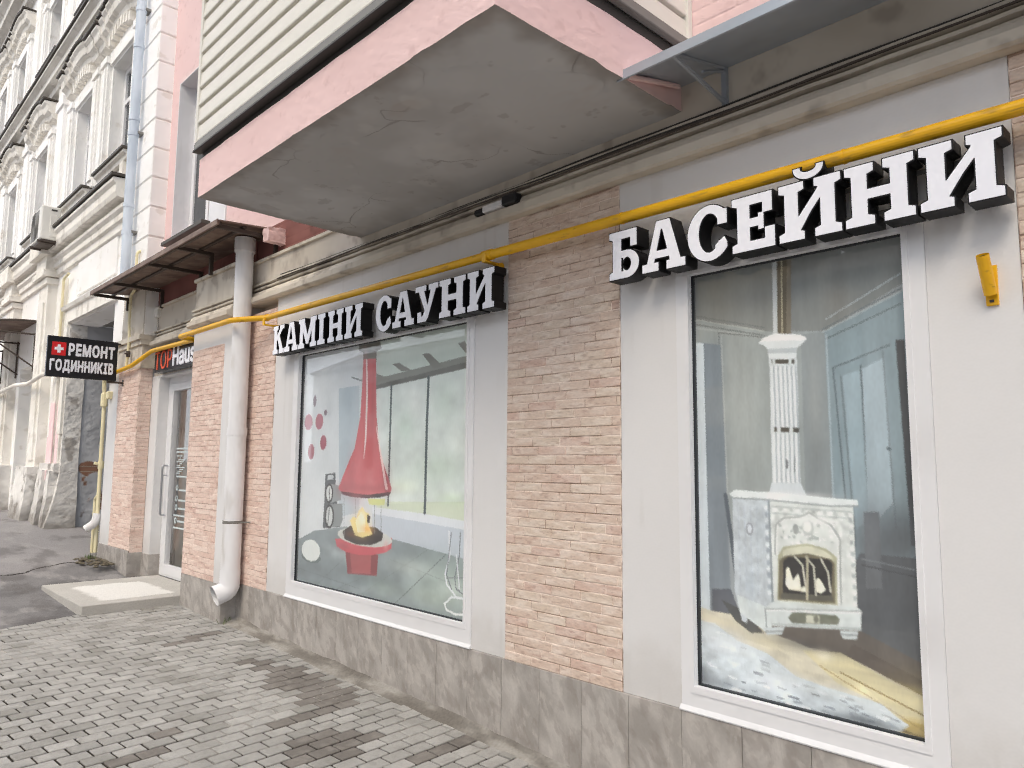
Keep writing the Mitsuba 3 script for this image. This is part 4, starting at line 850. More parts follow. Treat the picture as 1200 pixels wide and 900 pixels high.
# the mortar fillet between the walk and the wall
sv, sf = [], []
xs_ = np.arange(-6.78, 1.6, .04)
for i, x in enumerate(xs_):
    w = .05 + .04 * meshkit.fbm(np.array([x * 3.1, 1, 1]), 3) + .035 * (x < -4.4); h = .012 + .03 * meshkit.fbm(np.array([x * 4, 7, 1]), 3)
    g = gz(x); sv += [[x, -.01, g + h + .02], [x, -.03, g + h], [x, -.6 * w, g + .6 * h + .004], [x, -w - .03, g - .006]]
    if i: 
        b = 4 * i
        for k in range(3): sf += [[b - 4 + k, b + k, b + k + 1, b - 3 + k]]
obj('mortar_strip', (np.array(sv), np.array(sf)[:, ::-1]), 'mortar_strip', PAVE, smooth=True)

# ------------------------------------------------------------------ the shop building
S = thing('shop_building', 'shop building with pink upper wall, brick piers, printed display windows and an overhanging balcony', 'building')
LEDGE = 3.06
shell = ext(sg.Polygon([(-9.5, -1.2), (2.2, -1.2), (2.2, 3.2), (-9.5, 3.2)]).difference(sg.box(-9.2, .1, -7.9, 2.62)), .3, .55)
obj('wall', cat(shell, bx(-7.75, 2.2, .1, .3, -1.2, 3.4)), 'cream_plaster', S)
door_room = cat(bx(-9.3, -7.6, 1.3, 1.35, -.2, 3.0), bx(-9.35, -9.3, .56, 1.35, -.2, 3.0), bx(-7.6, -7.55, .56, 1.35, -.2, 3.0), bx(-9.35, -7.55, .56, 1.35, .2, .28), bx(-9.35, -7.55, .56, 1.35, 2.7, 2.8))
obj('entrance_hall', door_room, 'interior', S)
upper = ext(sg.box(-9.5, 3.2, 2.2, 9.5).difference(sg.box(-9.2, 4.22, -8.05, 6.25)), .06, .3)
obj('upper_wall', upper, 'pink_paint', S)
# plinth of upright stone tiles
obj('plinth', cat(bx(-6.78, 2.2, .012, .1, -1.0, .498), bx(-7.735, -6.79, -.136, .1, -.6, .498), bx(-6.79, -6.782, -.136, .012, -.6, .498)), 'grout', S)
PL = f'{S}__plinth'
k = 0; x = -2.31 - .3 * 15
while x < 1.9:
    x0, x1 = max(x, -6.776), x + .3
    if x1 > -6.77: obj('tile', bx(x0 + .0012, x1 - .0012, -.012 - .0008 * rng.random(), .012, gz((x0 + x1) / 2) - .12, .5, .0012), TL[rng.randrange(3)], PL)
    x += .3
for x0, x1 in ((-7.74, -7.48), (-7.48, -7.18), (-7.18, -6.88), (-6.88, -6.782)):
    obj('tile', bx(x0 + .0012, x1 - .0012, -.152, -.136, gz(x0) - .15, .5, .0012), TL[rng.randrange(3)], PL)
obj('tile', bx(-6.782, -6.77, -.152, -.0, gz(-6.8) - .15, .5, .0012), TL[1], PL)
obj('tile', bx(-7.752, -7.74, -.152, .05, .05, .5, .0012), TL[0], PL)

# brick veneer
BRICK_PLY = mikit.ply(bx(-.5, .5, -.014, .014, -.5, .5))
BL, BH, JT = .211, .05, .0046
brick_unit = {w: mikit.ply(bx(-w / 2, w / 2, -.012, .012, -(BH - JT) / 2, (BH - JT) / 2, .0022)) for w in (.2055, .1)}
def course_bricks(x0, x1, z0, z1):
    out = []; r = 0; z = z0
    while z < z1 - .012:
        h = min(BH, z1 - z); xx = x0 - (0 if r % 2 == 0 else BL / 2) - .03 * ((r * 7) % 3)
        while xx < x1 - .004:
            a, b = max(xx, x0) + JT / 2, min(xx + BL, x1) - JT / 2
            if b - a > .018: out.append(((a + b) / 2, b - a, z + h / 2, h - JT))
            xx += BL
        z += BH; r += 1
    return out
def brick_mesh(w, h, d=.024, ch=.0022): return bx(-w / 2, w / 2, -d / 2, d / 2, -h / 2, h / 2, ch)
def veneer(x0, x1, z0, z1, y, parent, single=True, name='brick_pier'):
    key = obj(name, bx(x0, x1, y - .0025, y + .1, z0, z1), 'mortar', parent)
    cache = {}
    for cx, w, cz, h in course_bricks(x0, x1, z0, z1):
        ck = (round(w, 4), round(h, 4))
        if ck not in cache: cache[ck] = mikit.ply(brick_mesh(w, h))
        m = rng.choices(range(5), (4, 5, 1.2, 4, 3))[0]
        M = np.eye(4); M[:3, 3] = [cx, y + .006 + rng.gauss(0, .0011), cz]; M[1, 2] = rng.gauss(0, .007); M[1, 0] = rng.gauss(0, .004)
        obj('brick', cache[ck], BK[m], key, tf=M)
    return key
def far_brick(p, n, uv):
    s = p.x + p.y; row = dr.floor(p.z / BH); t = cell_rand(dr.floor(s / BL + .5 * (row - 2 * dr.floor(row / 2))), row, 3.0)
    c = mix(srgb(208, 183, 171), srgb(222, 203, 192), t); a = fbm(p.x * 14, p.y * 14, p.z * 34, 4)
    return mix(c, srgb(172, 134, 122), .45 * smoothstep(.5, .75, a)) * (.9 + .2 * noise(s * 90, p.z * 140, 1.0))
bs('brick_mixed', far_brick, .85, .2)
def veneer_stuff(x0, x1, z0, z1, y, parent, side=None, name='brick_pier'):
    """Far bricks: real pieces, joined. side = (x, y0, y1): a face looking along +x instead."""
    if side:
        X, y0, y1 = side; key = obj(name, bx(X - .08, X + .0025, y0, y1, z0, z1), 'mortar', parent); ms = []
        for cx, w, cz, h in course_bricks(y0, y1, z0, z1): m = bx(X - .01, X + .007 + rng.gauss(0, .001), cx - w / 2, cx + w / 2, cz - h / 2, cz + h / 2, .002); ms.append(m)
    else:
        key = obj(name, bx(x0, x1, y - .0025, y + .08, z0, z1), 'mortar', parent); ms = []
        for cx, w, cz, h in course_bricks(x0, x1, z0, z1): ms.append(bx(cx - w / 2, cx + w / 2, y - .007 + rng.gauss(0, .001), y + .01, cz - h / 2, cz + h / 2, .002))
    obj('bricks', cat(ms), 'brick_mixed', key, kind='stuff'); return key
veneer(-3.19, -2.35, .5, LEDGE, .0, S)
veneer(-.61, .21, 2.05, LEDGE, .0, S)
veneer_stuff(-.61, .21, .5, 2.05, .0, S)
veneer_stuff(.21, 2.2, .5, LEDGE, .0, S)
veneer_stuff(-6.74, -6.2, .5, 2.98, .0, S)
veneer_stuff(-7.735, -6.95, .5, 2.72, -.15, S)
obj('pilaster', cat(bx(-7.74, -6.78, -.14, .1, .5, 3.43), bx(-6.95, -6.775, -.155, -.14, .5, 2.95), bx(-7.735, -6.95, -.1545, -.14, 2.72, 2.95), bx(-6.78, -6.768, -.155, .0, .5, 2.95)), 'panel_paint', S)
obj('pilaster_side', bx(-7.746, -7.74, -.15, .05, .5, 2.98), 'cream_plaster', S)

# painted panels round the display windows
WIN = [dict(x0=-5.84, x1=-3.49, gx0=-5.75, gx1=-3.56, z0=.525, gz0=.638, z1=2.56, gz1=2.5, px0=-6.2, px1=-3.19, print='fireplace_print'),
       dict(x0=-2.01, x1=-.91, gx0=-1.94, gx1=-.99, z0=.525, gz0=.616, z1=2.56, gz1=2.5, px0=-2.35, px1=-.61, print='stove_print')]
for wi, w in enumerate(WIN):
    pan = sg.box(w['px0'] + .002, .502, w['px1'] - .002, LEDGE).difference(sg.box(w['x0'], .4, w['x1'], w['z1']))
    for cut in (sg.box(w['px0'], .4, w['x0'] + .001, w['z1']), sg.box(w['x1'] - .001, .4, w['px1'], w['z1']), sg.box(w['px0'], w['z1'] + .002, w['px1'], 4)):
        pce = pan.intersection(cut)
        if not pce.is_empty: obj('wall_panel', ext(pce, -.0, .05), 'panel_paint', S)
    obj('panel_backing', ext(pan, .02, .055), 'gasket', S)
    fr = sg.box(w['x0'] + .001, w['z0'], w['x1'] - .001, w['z1'] - .001).difference(sg.box(w['gx0'], w['gz0'], w['gx1'], w['gz1']))
    inner = sg.box(w['gx0'] - .022, w['gz0'] - .03, w['gx1'] + .022, w['gz1'] + .02).difference(sg.box(w['gx0'], w['gz0'], w['gx1'], w['gz1']))
    fk = obj('shop_window', cat(ext(fr, -.006, .06), ext(inner, -.011, -.006)), 'white_pvc', S)
    gk = sg.box(w['gx0'] - .001, w['gz0'] - .001, w['gx1'] + .001, w['gz1'] + .001).difference(sg.box(w['gx0'] + .0055, w['gz0'] + .0055, w['gx1'] - .0045, w['gz1'] - .0045))
    obj('gasket', ext(gk, .021, .046), 'gasket', fk)
    obj('pane', ext(sg.box(w['gx0'], w['gz0'], w['gx1'], w['gz1']), .0275, .0275 + 1e-4) if False else trimesh.Trimesh([[w['gx0'], .028, w['gz0']], [w['gx1'], .028, w['gz0']], [w['gx1'], .028, w['gz1']], [w['gx0'], .028, w['gz1']]], [[0, 1, 2], [0, 2, 3]], process=False), 'pane_glass', fk)
    obj('sill', moulding([(.05, .502), (-.019, .502), (-.021, .508), (-.0065, .526), (.05, .526)], w['x0'] - .005, w['x1'] + .005), 'white_pvc', fk)
    pl_ = ('printed window poster of a red cone hanging fireplace in a bright room', 'printed window poster of a white cast iron stove with a column flue')[wi]
    obj('window_poster', bx(w['gx0'] - .01, w['gx1'] + .01, .047, .052, w['gz0'] - .01, w['gz1'] + .01), w['print'], label=pl_, category='poster')

# ledge, frieze and the dark red band above
def ledge_prof(y, zb=LEDGE, up=0.0):
    return [(y + .12, zb), (y - .062, zb), (y - .075, zb + .012), (y - .075, zb + .055), (y - .045, zb + .066), (y - .03, zb + .1), (y - .014, zb + .118), (y + .03, zb + .122), (y + .03, zb + .134), (y - .02, zb + .137), (y - .022, zb + .152), (y + .03, zb + .155), (y + .03, zb + .170), (y - .03, zb + .173), (y - .03, zb + .19), (y - .004, zb + .2), (y + .12, zb + .2)]
def worn(m, amp=.004, edge=.12): return jitter_mesh(m, amp, 9, 3, edge)
obj('ledge', worn(cat(moulding(ledge_prof(.0), -6.765, 2.2))), 'ledge_plaster', S)
obj('ledge', worn(moulding(ledge_prof(-.155, 2.955), -7.76, -6.765)), 'ledge_plaster', S)
obj('ledge', worn(moulding(ledge_prof(.04, 2.98), -9.55, -7.76)), 'ledge_plaster', S)
obj('frieze', cat(bx(-6.765, -4.86, .004, .2, LEDGE + .2, 3.46), bx(-4.86, 2.2, .004, .2, LEDGE + .2, 3.455), bx(-7.75, -6.765, -.15, .2, 3.155, 3.44), bx(-9.5, -7.75, .045, .2, 3.18, 3.45),
                 bx(-9.5, -7.75, .05, .2, 2.62, 2.98)), 'cream_plaster', S)
obj('frieze_cap', worn(cat(bx(-6.765, -4.87, -.02, .2, 3.46, 3.485), bx(-7.76, -6.765, -.175, .2, 3.44, 3.47), bx(-9.5, -7.76, .02, .2, 3.45, 3.475)), .004), 'ledge_plaster', S)
obj('maroon_band', cat(bx(-6.765, -4.875, .045, .07, 3.486, 3.8), bx(-9.5, -7.75, .045, .07, 3.476, 3.72), bx(-7.75, -6.765, .035, .07, 3.471, 3.78)), 'maroon_wall', S)
obj('chimney_stub', jitter_mesh(bx(-6.30, -6.2, -.12, .06, 3.57, 3.7), .02, 12, 5, .05), 'pink_render', S)

# entrance door beside the left pier
dz0, dz1 = .285, 2.60
obj('door_surround', cat(bx(-9.545, -9.31, .045, .3, .52, 2.62), bx(-9.31, -9.305, .05, .18, .52, 2.62), bx(-9.31, -7.79, .05, .18, 2.60, 2.622)), 'panel_paint', S)
obj('door_plinth', cat(bx(-9.545, -9.305, .035, .3, .2, .52, .002), bx(-9.305, -9.295, .04, .18, .2, .52)), TL[1], S)
DR = obj('entrance_door', cat(ext(sg.box(-9.3, dz0, -7.9, dz1).difference(sg.box(-9.22, dz0 + .02, -7.9, dz1 - .08)), .16, .22), ext(sg.box(-9.215, dz0 + .025, -7.95, dz1 - .085).difference(sg.box(-9.11, dz0 + .13, -8.05, dz1 - .17)), .15, .21)), 'white_pvc', S)
obj('pane', trimesh.Trimesh([[-9.12, .18, .4], [-8.04, .18, .4], [-8.04, .18, 2.44], [-9.12, .18, 2.44]], [[0, 1, 2], [0, 2, 3]], process=False), 'pane_glass', DR)
obj('handle', cat(tube(bend([(-9.165, .15, 1.55), (-9.165, .09, 1.55), (-9.165, .09, .98), (-9.165, .15, .98)], .03), .012), tube([(-9.165, .15, 1.44), (-9.165, .09, 1.44)], .008)), 'steel', DR)
dm = []
for i, (a, b, z) in enumerate(((-8.98, -8.5, 1.74), (-8.98, -8.5, 1.70), (-8.95, -8.6, 1.42), (-8.97, -8.5, .98), (-8.96, -8.5, .84))): dm.append(bx(a, b, .172, .176, z, z + .018))
for i in range(10): dm.append(bx(-8.96 + .05 * (i % 3), -8.9 + .05 * (i % 4) + .06, .172, .176, 1.46 + .022 * i, 1.472 + .022 * i))
for z, h in ((1.30, .07), (1.18, .06), (1.08, .045), (.93, .03)): dm.append(trimesh.creation.annulus(.02, .035, .004, sections=14, transform=trimesh.transformations.rotation_matrix(PI / 2, [1, 0, 0]))); dm[-1].apply_translation([-8.9, .174, z]); dm.append(bx(-8.84, -8.55, .172, .176, z - h / 2, z - h / 2 + .02)); 
obj('door_lettering', cat(dm), 'door_film', DR)

# the pink wall's window
UW = obj('upper_window', cat(bx(-9.2, -9.12, .25, .31, 4.22, 6.25), bx(-8.7, -8.62, .25, .31, 4.22, 6.25), bx(-8.13, -8.05, .25, .31, 4.22, 6.25), bx(-9.12, -8.13, .25, .31, 4.22, 4.3), bx(-9.12, -8.13, .25, .31, 6.17, 6.25), bx(-9.12, -8.13, .25, .31, 5.5, 5.56)), 'white_pvc', S)
obj('pane', bx(-9.12, -8.13, .27, .275, 4.3, 6.17), 'window_dark', UW)
obj('reveal', cat(bx(-9.215, -9.198, .052, .3, 4.22, 6.25), bx(-8.05, -7.6, .045, .062, 4.1, 6.4), bx(-9.2, -8.05, .06, .3, 6.24, 6.262)), 'white_pvc', UW)
obj('sill', bx(-9.25, -8.0, -.05, .3, 4.17, 4.215, .004), 'lead_edge', UW)

# balcony
bx0, bx1, by0, zb = -4.87, -1.965, -1.235, 3.325
slab = bx(bx0, bx1, by0, .08, zb, zb + .26)
v, f = trimesh.remesh.subdivide_to_size(slab.vertices, slab.faces, .07, max_iter=12); slab = trimesh.Trimesh(v, f); slab.merge_vertices()
P = slab.vertices; e = ((np.abs(P[:, 1] - by0) < 1e-4).astype(float) + (np.abs(P[:, 0] - bx1) < 1e-4) + (np.abs(P[:, 0] - bx0) < 1e-4))
low = np.abs(P[:, 2] - zb) < 1e-4
nn = np.stack([meshkit.fbm(P * 7 + 3 * k, 4, k) - .5 for k in range(3)], -1)
P = P + nn * [.006, .006, .012] + (low & (e > 0))[:, None] * np.column_stack([0 * nn[:, 0], 0 * nn[:, 0], .09 * np.maximum(0, nn[:, 1] - .06)])
slab.vertices = P
fn = slab.face_normals; und = fn[:, 2] < -.7
sub = lambda mask: slab.submesh([np.nonzero(mask)[0]], append=True)
BA = obj('balcony', sub(~und), 'pink_render', S)
obj('soffit', sub(und), 'soffit', BA)
zs = zb + .255
# black gap, rail and weathered planks
obj('rail', cat(bx(bx0 - .015, bx1 + .03, by0 - .035, by0 - .0, zs + .065, zs + .115, .004), bx(bx1, bx1 + .04, by0 - .03, .04, zs + .065, zs + .115, .004), bx(bx0 - .04, bx0, by0 - .03, .04, zs + .065, zs + .115, .004)), 'rail_grey', BA)
obj('base_frame', cat(bx(bx0 + .01, bx1 - .005, by0 + .012, by0 + .06, zs - .04, zs + .07), bx(bx1 - .05, bx1 - .008, by0 + .012, .04, zs - .04, zs + .07), bx(bx0 + .01, bx0 + .05, by0 + .012, .04, zs - .04, zs + .07)), 'rail_dark', BA)
obj('flashing', cat(moulding([(by0 + .01, zs + .065), (by0 - .04, zs + .065), (by0 - .044, zs + .05), (by0 - .04, zs + .047), (by0 + .01, zs + .05)], bx0 - .02, bx1 + .03)), 'rail_dark', BA)
pitch = .1235; z = zs + .118
for i in range(9):
    pr = [(by0 + .02, z), (by0 - .028, z + .003), (by0 - .03, z + .01), (by0 - .022, z + pitch - .020), (by0 + .012, z + pitch - .012), (by0 + .012, z + pitch + .002), (by0 + .02, z + pitch + .002)]
    obj('siding_plank', moulding(pr, bx0 - .005, bx1 + .0), 'siding', BA)
    sp = np.array([(bx1 - .03 - .004 + a, b) for a, b in ((-.02, z), (.058, z + .003), (.06, z + .01), (.052, z + pitch - .020), (.022, z + pitch - .012), (.022, z + pitch + .002), (-.02, z + pitch + .002))])
    m = moulding([(-(q[0]), q[1]) for q in sp], by0 - .02, .06); vv = m.vertices.copy(); m.vertices = np.column_stack([-vv[:, 1], vv[:, 0], vv[:, 2]]); m.fix_normals()
    obj('siding_plank', m, 'siding', BA)
    z += pitch
for q in ((bx0 - .022, bx0 + .012, by0 - .034, by0 + .02), (bx1 - .002, bx1 + .034, by0 - .036, by0 + .01), (bx1 + .0, bx1 + .036, .02, .058)): obj('corner_trim', bx(*q, zs + .11, z + .02, .003), 'siding', BA)
obj('sill_plate', cat(bx(bx0 - .12, bx1 + .12, by0 - .1, by0 + .1, z + .02, z + .05, .004), bx(bx0 - .12, bx0 + .1, by0 - .1, .05, z + .02, z + .05, .004), bx(bx1 - .1, bx1 + .12, by0 - .1, .05, z + .02, z + .05, .004)), 'rail_grey', BA)
obj('side_siding', bx(bx0 - .01, bx0 + .02, by0 + .02, .05, zs + .11, z + .02), 'siding', BA)
obj('glazing', bx(bx0 + .02, bx1 - .02, by0 + .03, .05, z + .05, z + 1.4), 'window_dark', BA)

# ------------------------------------------------------------------ raised letters (slab serif capitals, unit height)
def R(x0, z0, x1, z1): return sg.box(x0, z0, x1, z1)
def Q(*pts): return sg.Polygon(pts)
ST, SV, SH = .24, .17, .1          # stem width, serif height, serif overhang
def serif(x, z, w=ST, up=False, l=SH, r=SH):
    s = SV
    if up: return Q((x - l, z), (x - l, z - s * .8), (x, z - s), (x + w, z - s), (x + w + r, z - s * .8), (x + w + r, z))
    return Q((x - l, z), (x - l, z + s * .8), (x, z + s), (x + w, z + s), (x + w + r, z + s * .8), (x + w + r, z))
def stem(x, w=ST, l=SH, r=SH): return shapely.union_all([R(x, 0, x + w, 1), serif(x, 0, w, False, l, r), serif(x, 1, w, True, l, r)])
def ring(cx, cz, rx, rz, t, tz=None):
    a = affinity.scale(sg.Point(0, 0).buffer(1, 24), rx, rz); b = affinity.scale(sg.Point(0, 0).buffer(1, 24), rx - t, rz - (tz or t * .75)); return affinity.translate(a.difference(b), cx, cz)
def g_I(): return stem(.1)
def g_N():
    return shapely.union_all([stem(.1), stem(.68), R(.3, .42, .7, .58)])
def g_II():
    return shapely.union_all([stem(.1), stem(.72), Q((.3, .04), (.34, .3), (.76, .96), (.72, .7)), Q((.3, .12), (.3, .34), (.74, .9), (.74, .68))])
def g_II_short():
    b = ring(.53, 1.22, .26, .2, .12, .12).intersection(R(0, 1.0, 1.1, 1.24)); return shapely.union_all([g_II(), b])
def g_A():
    body = Q((.36, 1), (.68, 1), (.95, .1), (.7, .1), (.505, .82), (.47, .82), (.33, .3), (.27, .1), (.1, .1))
    return shapely.union_all([body, R(.3, .25, .72, .4), R(0, 0, .4, .17), R(.6, 0, 1.04, .17)])
def g_S():
    c = ring(.48, .5, .48, .53, .25, .16).difference(Q((.5, .5), (1.2, .98), (1.2, .06), (.62, .36)))
    return shapely.union_all([c.intersection(R(-.1, -.03, .86, 1.03)), R(.66, .62, .86, .9), Q((.62, .1), (.86, .26), (.8, .38), (.6, .24))])
def g_E():
    return shapely.union_all([stem(.1, r=0), R(.1, .83, .76, 1), R(.58, .64, .76, 1), R(.1, 0, .8, .17), R(.62, 0, .8, .37), R(.3, .42, .56, .58), R(.5, .35, .6, .65)])
def g_B():
    bowl = ring(.5, .29, .34, .29, .22, .15).intersection(R(.4, 0, 1, .6))
    return shapely.union_all([stem(.1, r=0), R(.1, .83, .78, 1), R(.6, .64, .78, 1), R(.3, .43, .52, .58), R(.3, 0, .52, .15), bowl])
def g_K():
    return shapely.union_all([stem(.1), Q((.32, .42), (.32, .62), (.62, .9), (.88, .9)), Q((.4, .56), (.56, .66), (.9, .1), (.62, .1)), R(.58, .86, .96, 1), R(.56, 0, .98, .16)])
def g_M():
    return shapely.union_all([stem(.1, .22), stem(.93, .22), Q((.1, 1), (.36, 1), (.64, .42), (.9, 1), (1.15, 1), (.7, .12), (.56, .12))])
def g_U():
    arm = Q((.16, .9), (.4, .9), (.58, .42), (.72, .9), (.94, .9), (.6, .1), (.5, .0), (.34, .12), (.46, .3))
    return shapely.union_all([arm, R(.04, .85, .5, 1), R(.62, .85, 1.02, 1), R(.14, 0, .52, .16), R(.14, 0, .3, .28)])
ZL0, ZL1, YF, YB = 2.512, 2.752, -.138, -.045
def word(sign, items, label):
    key = thing(sign, label, 'sign', 'raised letters on the shop front')
    rails = [bx(items[0][1] + .05, items[-1][2] - .05, YB, YB + .012, z - .008, z + .008) for z in (2.58, 2.70)] + [bx(x, x + .012, YB + .01, .01, z - .006, z + .006) for x in (items[0][1] + .1, items[-1][2] - .12) for z in (2.58, 2.70)]
    obj('mounting_rail', cat(rails), 'rail_grey', key)
    for g, x0, x1 in items:
        sh = g(); a, b, c, d = sh.bounds
        top = 1.0
        sh = affinity.affine_transform(sh, [(x1 - x0) / (c - a), 0, 0, ZL1 - ZL0, x0 - a * (x1 - x0) / (c - a), ZL0])
        sh = sh.buffer(.002).buffer(-.002)
        sh = sh.buffer(.0015, join_style='mitre'); edge = sh.buffer(.003, join_style='mitre')
        lk = obj('letter', ext(edge, YF, YB), 'letter_black', key)
        obj('face', ext(sh.buffer(-.002, join_style='mitre'), YF - .003, YF + .002), 'letter_white', lk)
word('shop_lettering', [(g_B, -2.305, -2.125), (g_A, -2.105, -1.865), (g_S, -1.85, -1.65), (g_E, -1.625, -1.43), (g_II_short, -1.41, -1.155), (g_N, -1.14, -.89), (g_II, -.873, -.612)], 'large white slab serif letters reading БАСЕЙНИ over the stove window')
word('shop_lettering', [(g_K, -5.975, -5.775), (g_A, -5.765, -5.535), (g_M, -5.525, -5.235), (g_I, -5.215, -5.105), (g_N, -5.06, -4.84), (g_II, -4.815, -4.575)], 'white slab serif letters reading КАМІНИ over the left half of the fireplace window')
word('shop_lettering', [(g_S, -4.40, -4.215), (g_A, -4.195, -3.95), (g_U, -3.935, -3.695), (g_N, -3.68, -3.425), (g_II, -3.405, -3.165)], 'white slab serif letters reading САУНИ beside the brick pier')

# lettering helpers for the sans serif signs
def glyphs(text, height, bold=0.0):
    m = meshkit.text_mesh(text, height, .002, True); f = m.faces[m.face_normals[:, 2] > .9]; tr = m.vertices[f][:, :, :2]
    sh = shapely.union_all([sg.Polygon(t).buffer(1e-5) for t in tr]); return sh.buffer(bold) if bold else sh
def fit(sh, x0, x1, z0, z1):
    a, b, c, d = sh.bounds; return affinity.affine_transform(sh, [(x1 - x0) / (c - a), 0, 0, (z1 - z0) / (d - b), x0 - a * (x1 - x0) / (c - a), z0 - b * (z1 - z0) / (d - b)])

# sign over the entrance
t = thing('entrance_sign', 'black box sign with red and white letters over the entrance door', 'sign')
obj('box', bx(-9.2, -7.8, -.055, .045, 2.63, 2.885, .004), 'sign_black', t)
for nm, s, x0, x1, m in (('red_letters', 'TOP', -9.17, -8.63, 'letter_orange'), ('white_letters', 'Haus', -8.60, -7.94, 'letter_white')):
    obj(nm, ext(fit(glyphs(s, .2, .002 if m == 'letter_white' else -.007), x0, x1, 2.655 + (.0), 2.868), -.062, -.054), m, t)

# hanging sign of the watch repairer (its face looks along the street)
t = thing('hanging_sign', 'black projecting sign with a red cross square reading РЕМОНТ ГОДИННИКІВ', 'sign')
HX, HY0, HY1, HZ0, HZ1 = -10.15, -.965, -.195, 2.595, 3.085
obj('panel', bx(HX - .05, HX, HY0, HY1, HZ0, HZ1, .004), 'sign_black', t)
def on_sign(sh, depth=.004):
    m = ext(sh, -depth, .001); v = m.vertices.copy(); m.vertices = np.column_stack([HX - v[:, 1], v[:, 0], v[:, 2]]); m.fix_normals(); return m
W_, H_ = HY1 - HY0, HZ1 - HZ0
def pos(u0, u1, v0, v1): return HY0 + u0 * W_, HY0 + u1 * W_, HZ0 + v0 * H_, HZ0 + v1 * H_
y0, y1, z0, z1 = pos(.06, .255, .53, .86)
obj('red_square', on_sign(sg.box(y0, z0, y1, z1), .002), 'sign_red', t)
cy, cz, a = (y0 + y1) / 2, (z0 + z1) / 2, (y1 - y0) / 2
obj('white_cross', on_sign(shapely.union_all([sg.box(cy - .62 * a, cz - .22 * a, cy + .62 * a, cz + .22 * a), sg.box(cy - .22 * a, cz - .66 * a, cy + .22 * a, cz + .66 * a)]), .004), 'letter_white', t)
def tight(text, y0, y1, z0, z1, gap=.012, bold=.006):
    gl = [glyphs(ch, .14, bold) for ch in text]; ws = [g.bounds[2] - g.bounds[0] for g in gl]; k = (y1 - y0 - gap * (len(gl) - 1)) / sum(ws); y = y0; out = []
    for ch, g, w in zip(text, gl, ws): out.append(fit(g, y, y + w * k, z0 - (.022 if ch == 'Д' else 0), z1)); y += w * k + gap
    return shapely.union_all(out)
obj('lettering', on_sign(tight('РЕМОНТ', *pos(.29, .955, .545, .86))), 'letter_white', t)
obj('lettering', on_sign(tight('ГОДИННИКІВ', *pos(.045, .945, .15, .44), gap=.01)), 'letter_white', t)
for z in (HZ0 - .015, HZ1 - .02): obj('bracket', cat(tube([(HX - .025, HY1 - .1, z), (HX - .025, -.09, z)], .014), bx(HX - .05, HX, -.112, -.098, z - .04, z + .04)), 'iron_paint', t)

# ------------------------------------------------------------------ gas pipes
t = thing('gas_pipe', 'long yellow gas pipe running across the shop front under the ledge', 'pipe')
yp = -.105
obj('run', tube([(1.6, yp, 2.80), (-.5, yp, 2.812), (-1.8, yp, 2.825), (-3.26, yp, 2.843)], .028, 18), 'gas_yellow', t)
obj('run', tube(bend([(-3.26, yp, 2.843), (-6.2, yp, 2.868), (-6.55, -.27, 2.872), (-7.83, -.27, 2.87), (-7.87, -.1, 2.87), (-9.2, -.1, 2.885), (-9.62, -.18, 2.745), (-10.45, -.17, 2.71), (-10.66, -.16, 2.70)], .06), .025, 18), 'gas_yellow', t)
obj('joint', cat(tube([(-3.22, yp, 2.843), (-3.30, yp, 2.843)], .033, 18), tube([(-6.17, yp, 2.868), (-6.2, yp, 2.868)], .031, 18)), 'gas_yellow', t)
for x, zz in ((-1.15, 2.8185), (-2.25, 2.831), (-4.4, 2.8517), (-5.5, 2.862)): obj('weld', tube([(x - .004, yp, zz), (x + .004, yp, zz)], .0305 if x > -3 else .0275, 18), 'gas_yellow', t)
for x in (-.52, -3.26, -6.18):
    obj('bracket', cat(bx(x - .016, x + .016, yp - .03, .0, 2.795 - .012 * x / 1.2 * 0, 2.808, .002), bx(x - .016, x + .016, yp - .036, yp - .026, 2.795, 2.85), tube([(x - .03, -.02, 2.79), (x + .03, -.02, 2.79)], .02, 10)), 'gas_yellow', t)
t = thing('gas_riser', 'thin yellow gas pipe climbing the pier behind the hanging sign', 'pipe')
obj('run', tube(bend([(-9.93, -.15, 2.72), (-9.88, -.15, 3.1), (-9.93, -.15, 3.3), (-9.93, -.15, 3.66), (-9.72, -.17, 3.7), (-9.72, -.17, 4.18), (-9.68, -.06, 4.2)], .05), .017, 12), 'faded_yellow', t)
obj('valve', cat(tube([(-9.885, -.15, 2.88), (-9.885, -.15, 2.95)], .026, 10), tube([(-9.885, -.15, 2.915), (-9.84, -.2, 2.915)], .01, 8)), 'iron_paint', t)
t = thing('gas_downpipe', 'pale yellow gas pipe going down the alley corner of the left pier', 'pipe')
obj('run', tube(bend([(-10.66, -.16, 2.70), (-10.83, -.15, 2.66), (-10.84, -.13, 2.4), (-10.84, -.12, .42)], .05), .024, 14), 'faded_yellow', t)
obj('run', tube(bend([(-10.96, -.13, .36), (-10.96, -.13, 1.1), (-10.86, -.13, 1.15)], .04), .02, 12), 'faded_yellow', t)
obj('valve', cat(tube([(-10.84, -.12, 1.5), (-10.84, -.12, 1.6)], .038, 12), tube([(-10.84, -.12, 1.55), (-10.84, -.2, 1.57)], .02, 10)), 'faded_yellow', t)
obj('regulator', bx(-10.88, -10.78, -.17, -.1, 2.3, 2.5, .02), 'faded_yellow', t); obj('meter_box', bx(-10.68, -10.58, -.16, -.1, 2.4, 2.5, .01), 'faded_yellow', t)
# plastic elbow of the neighbour's drain
t = thing('drain_elbow', 'small white plastic drain elbow low on the alley corner', 'pipe')
obj('pipe', tube(bend([(-10.80, -.13, .92), (-10.80, -.15, .80), (-10.84, -.25, .72)], .06), .052, 14), 'drain_white', t)

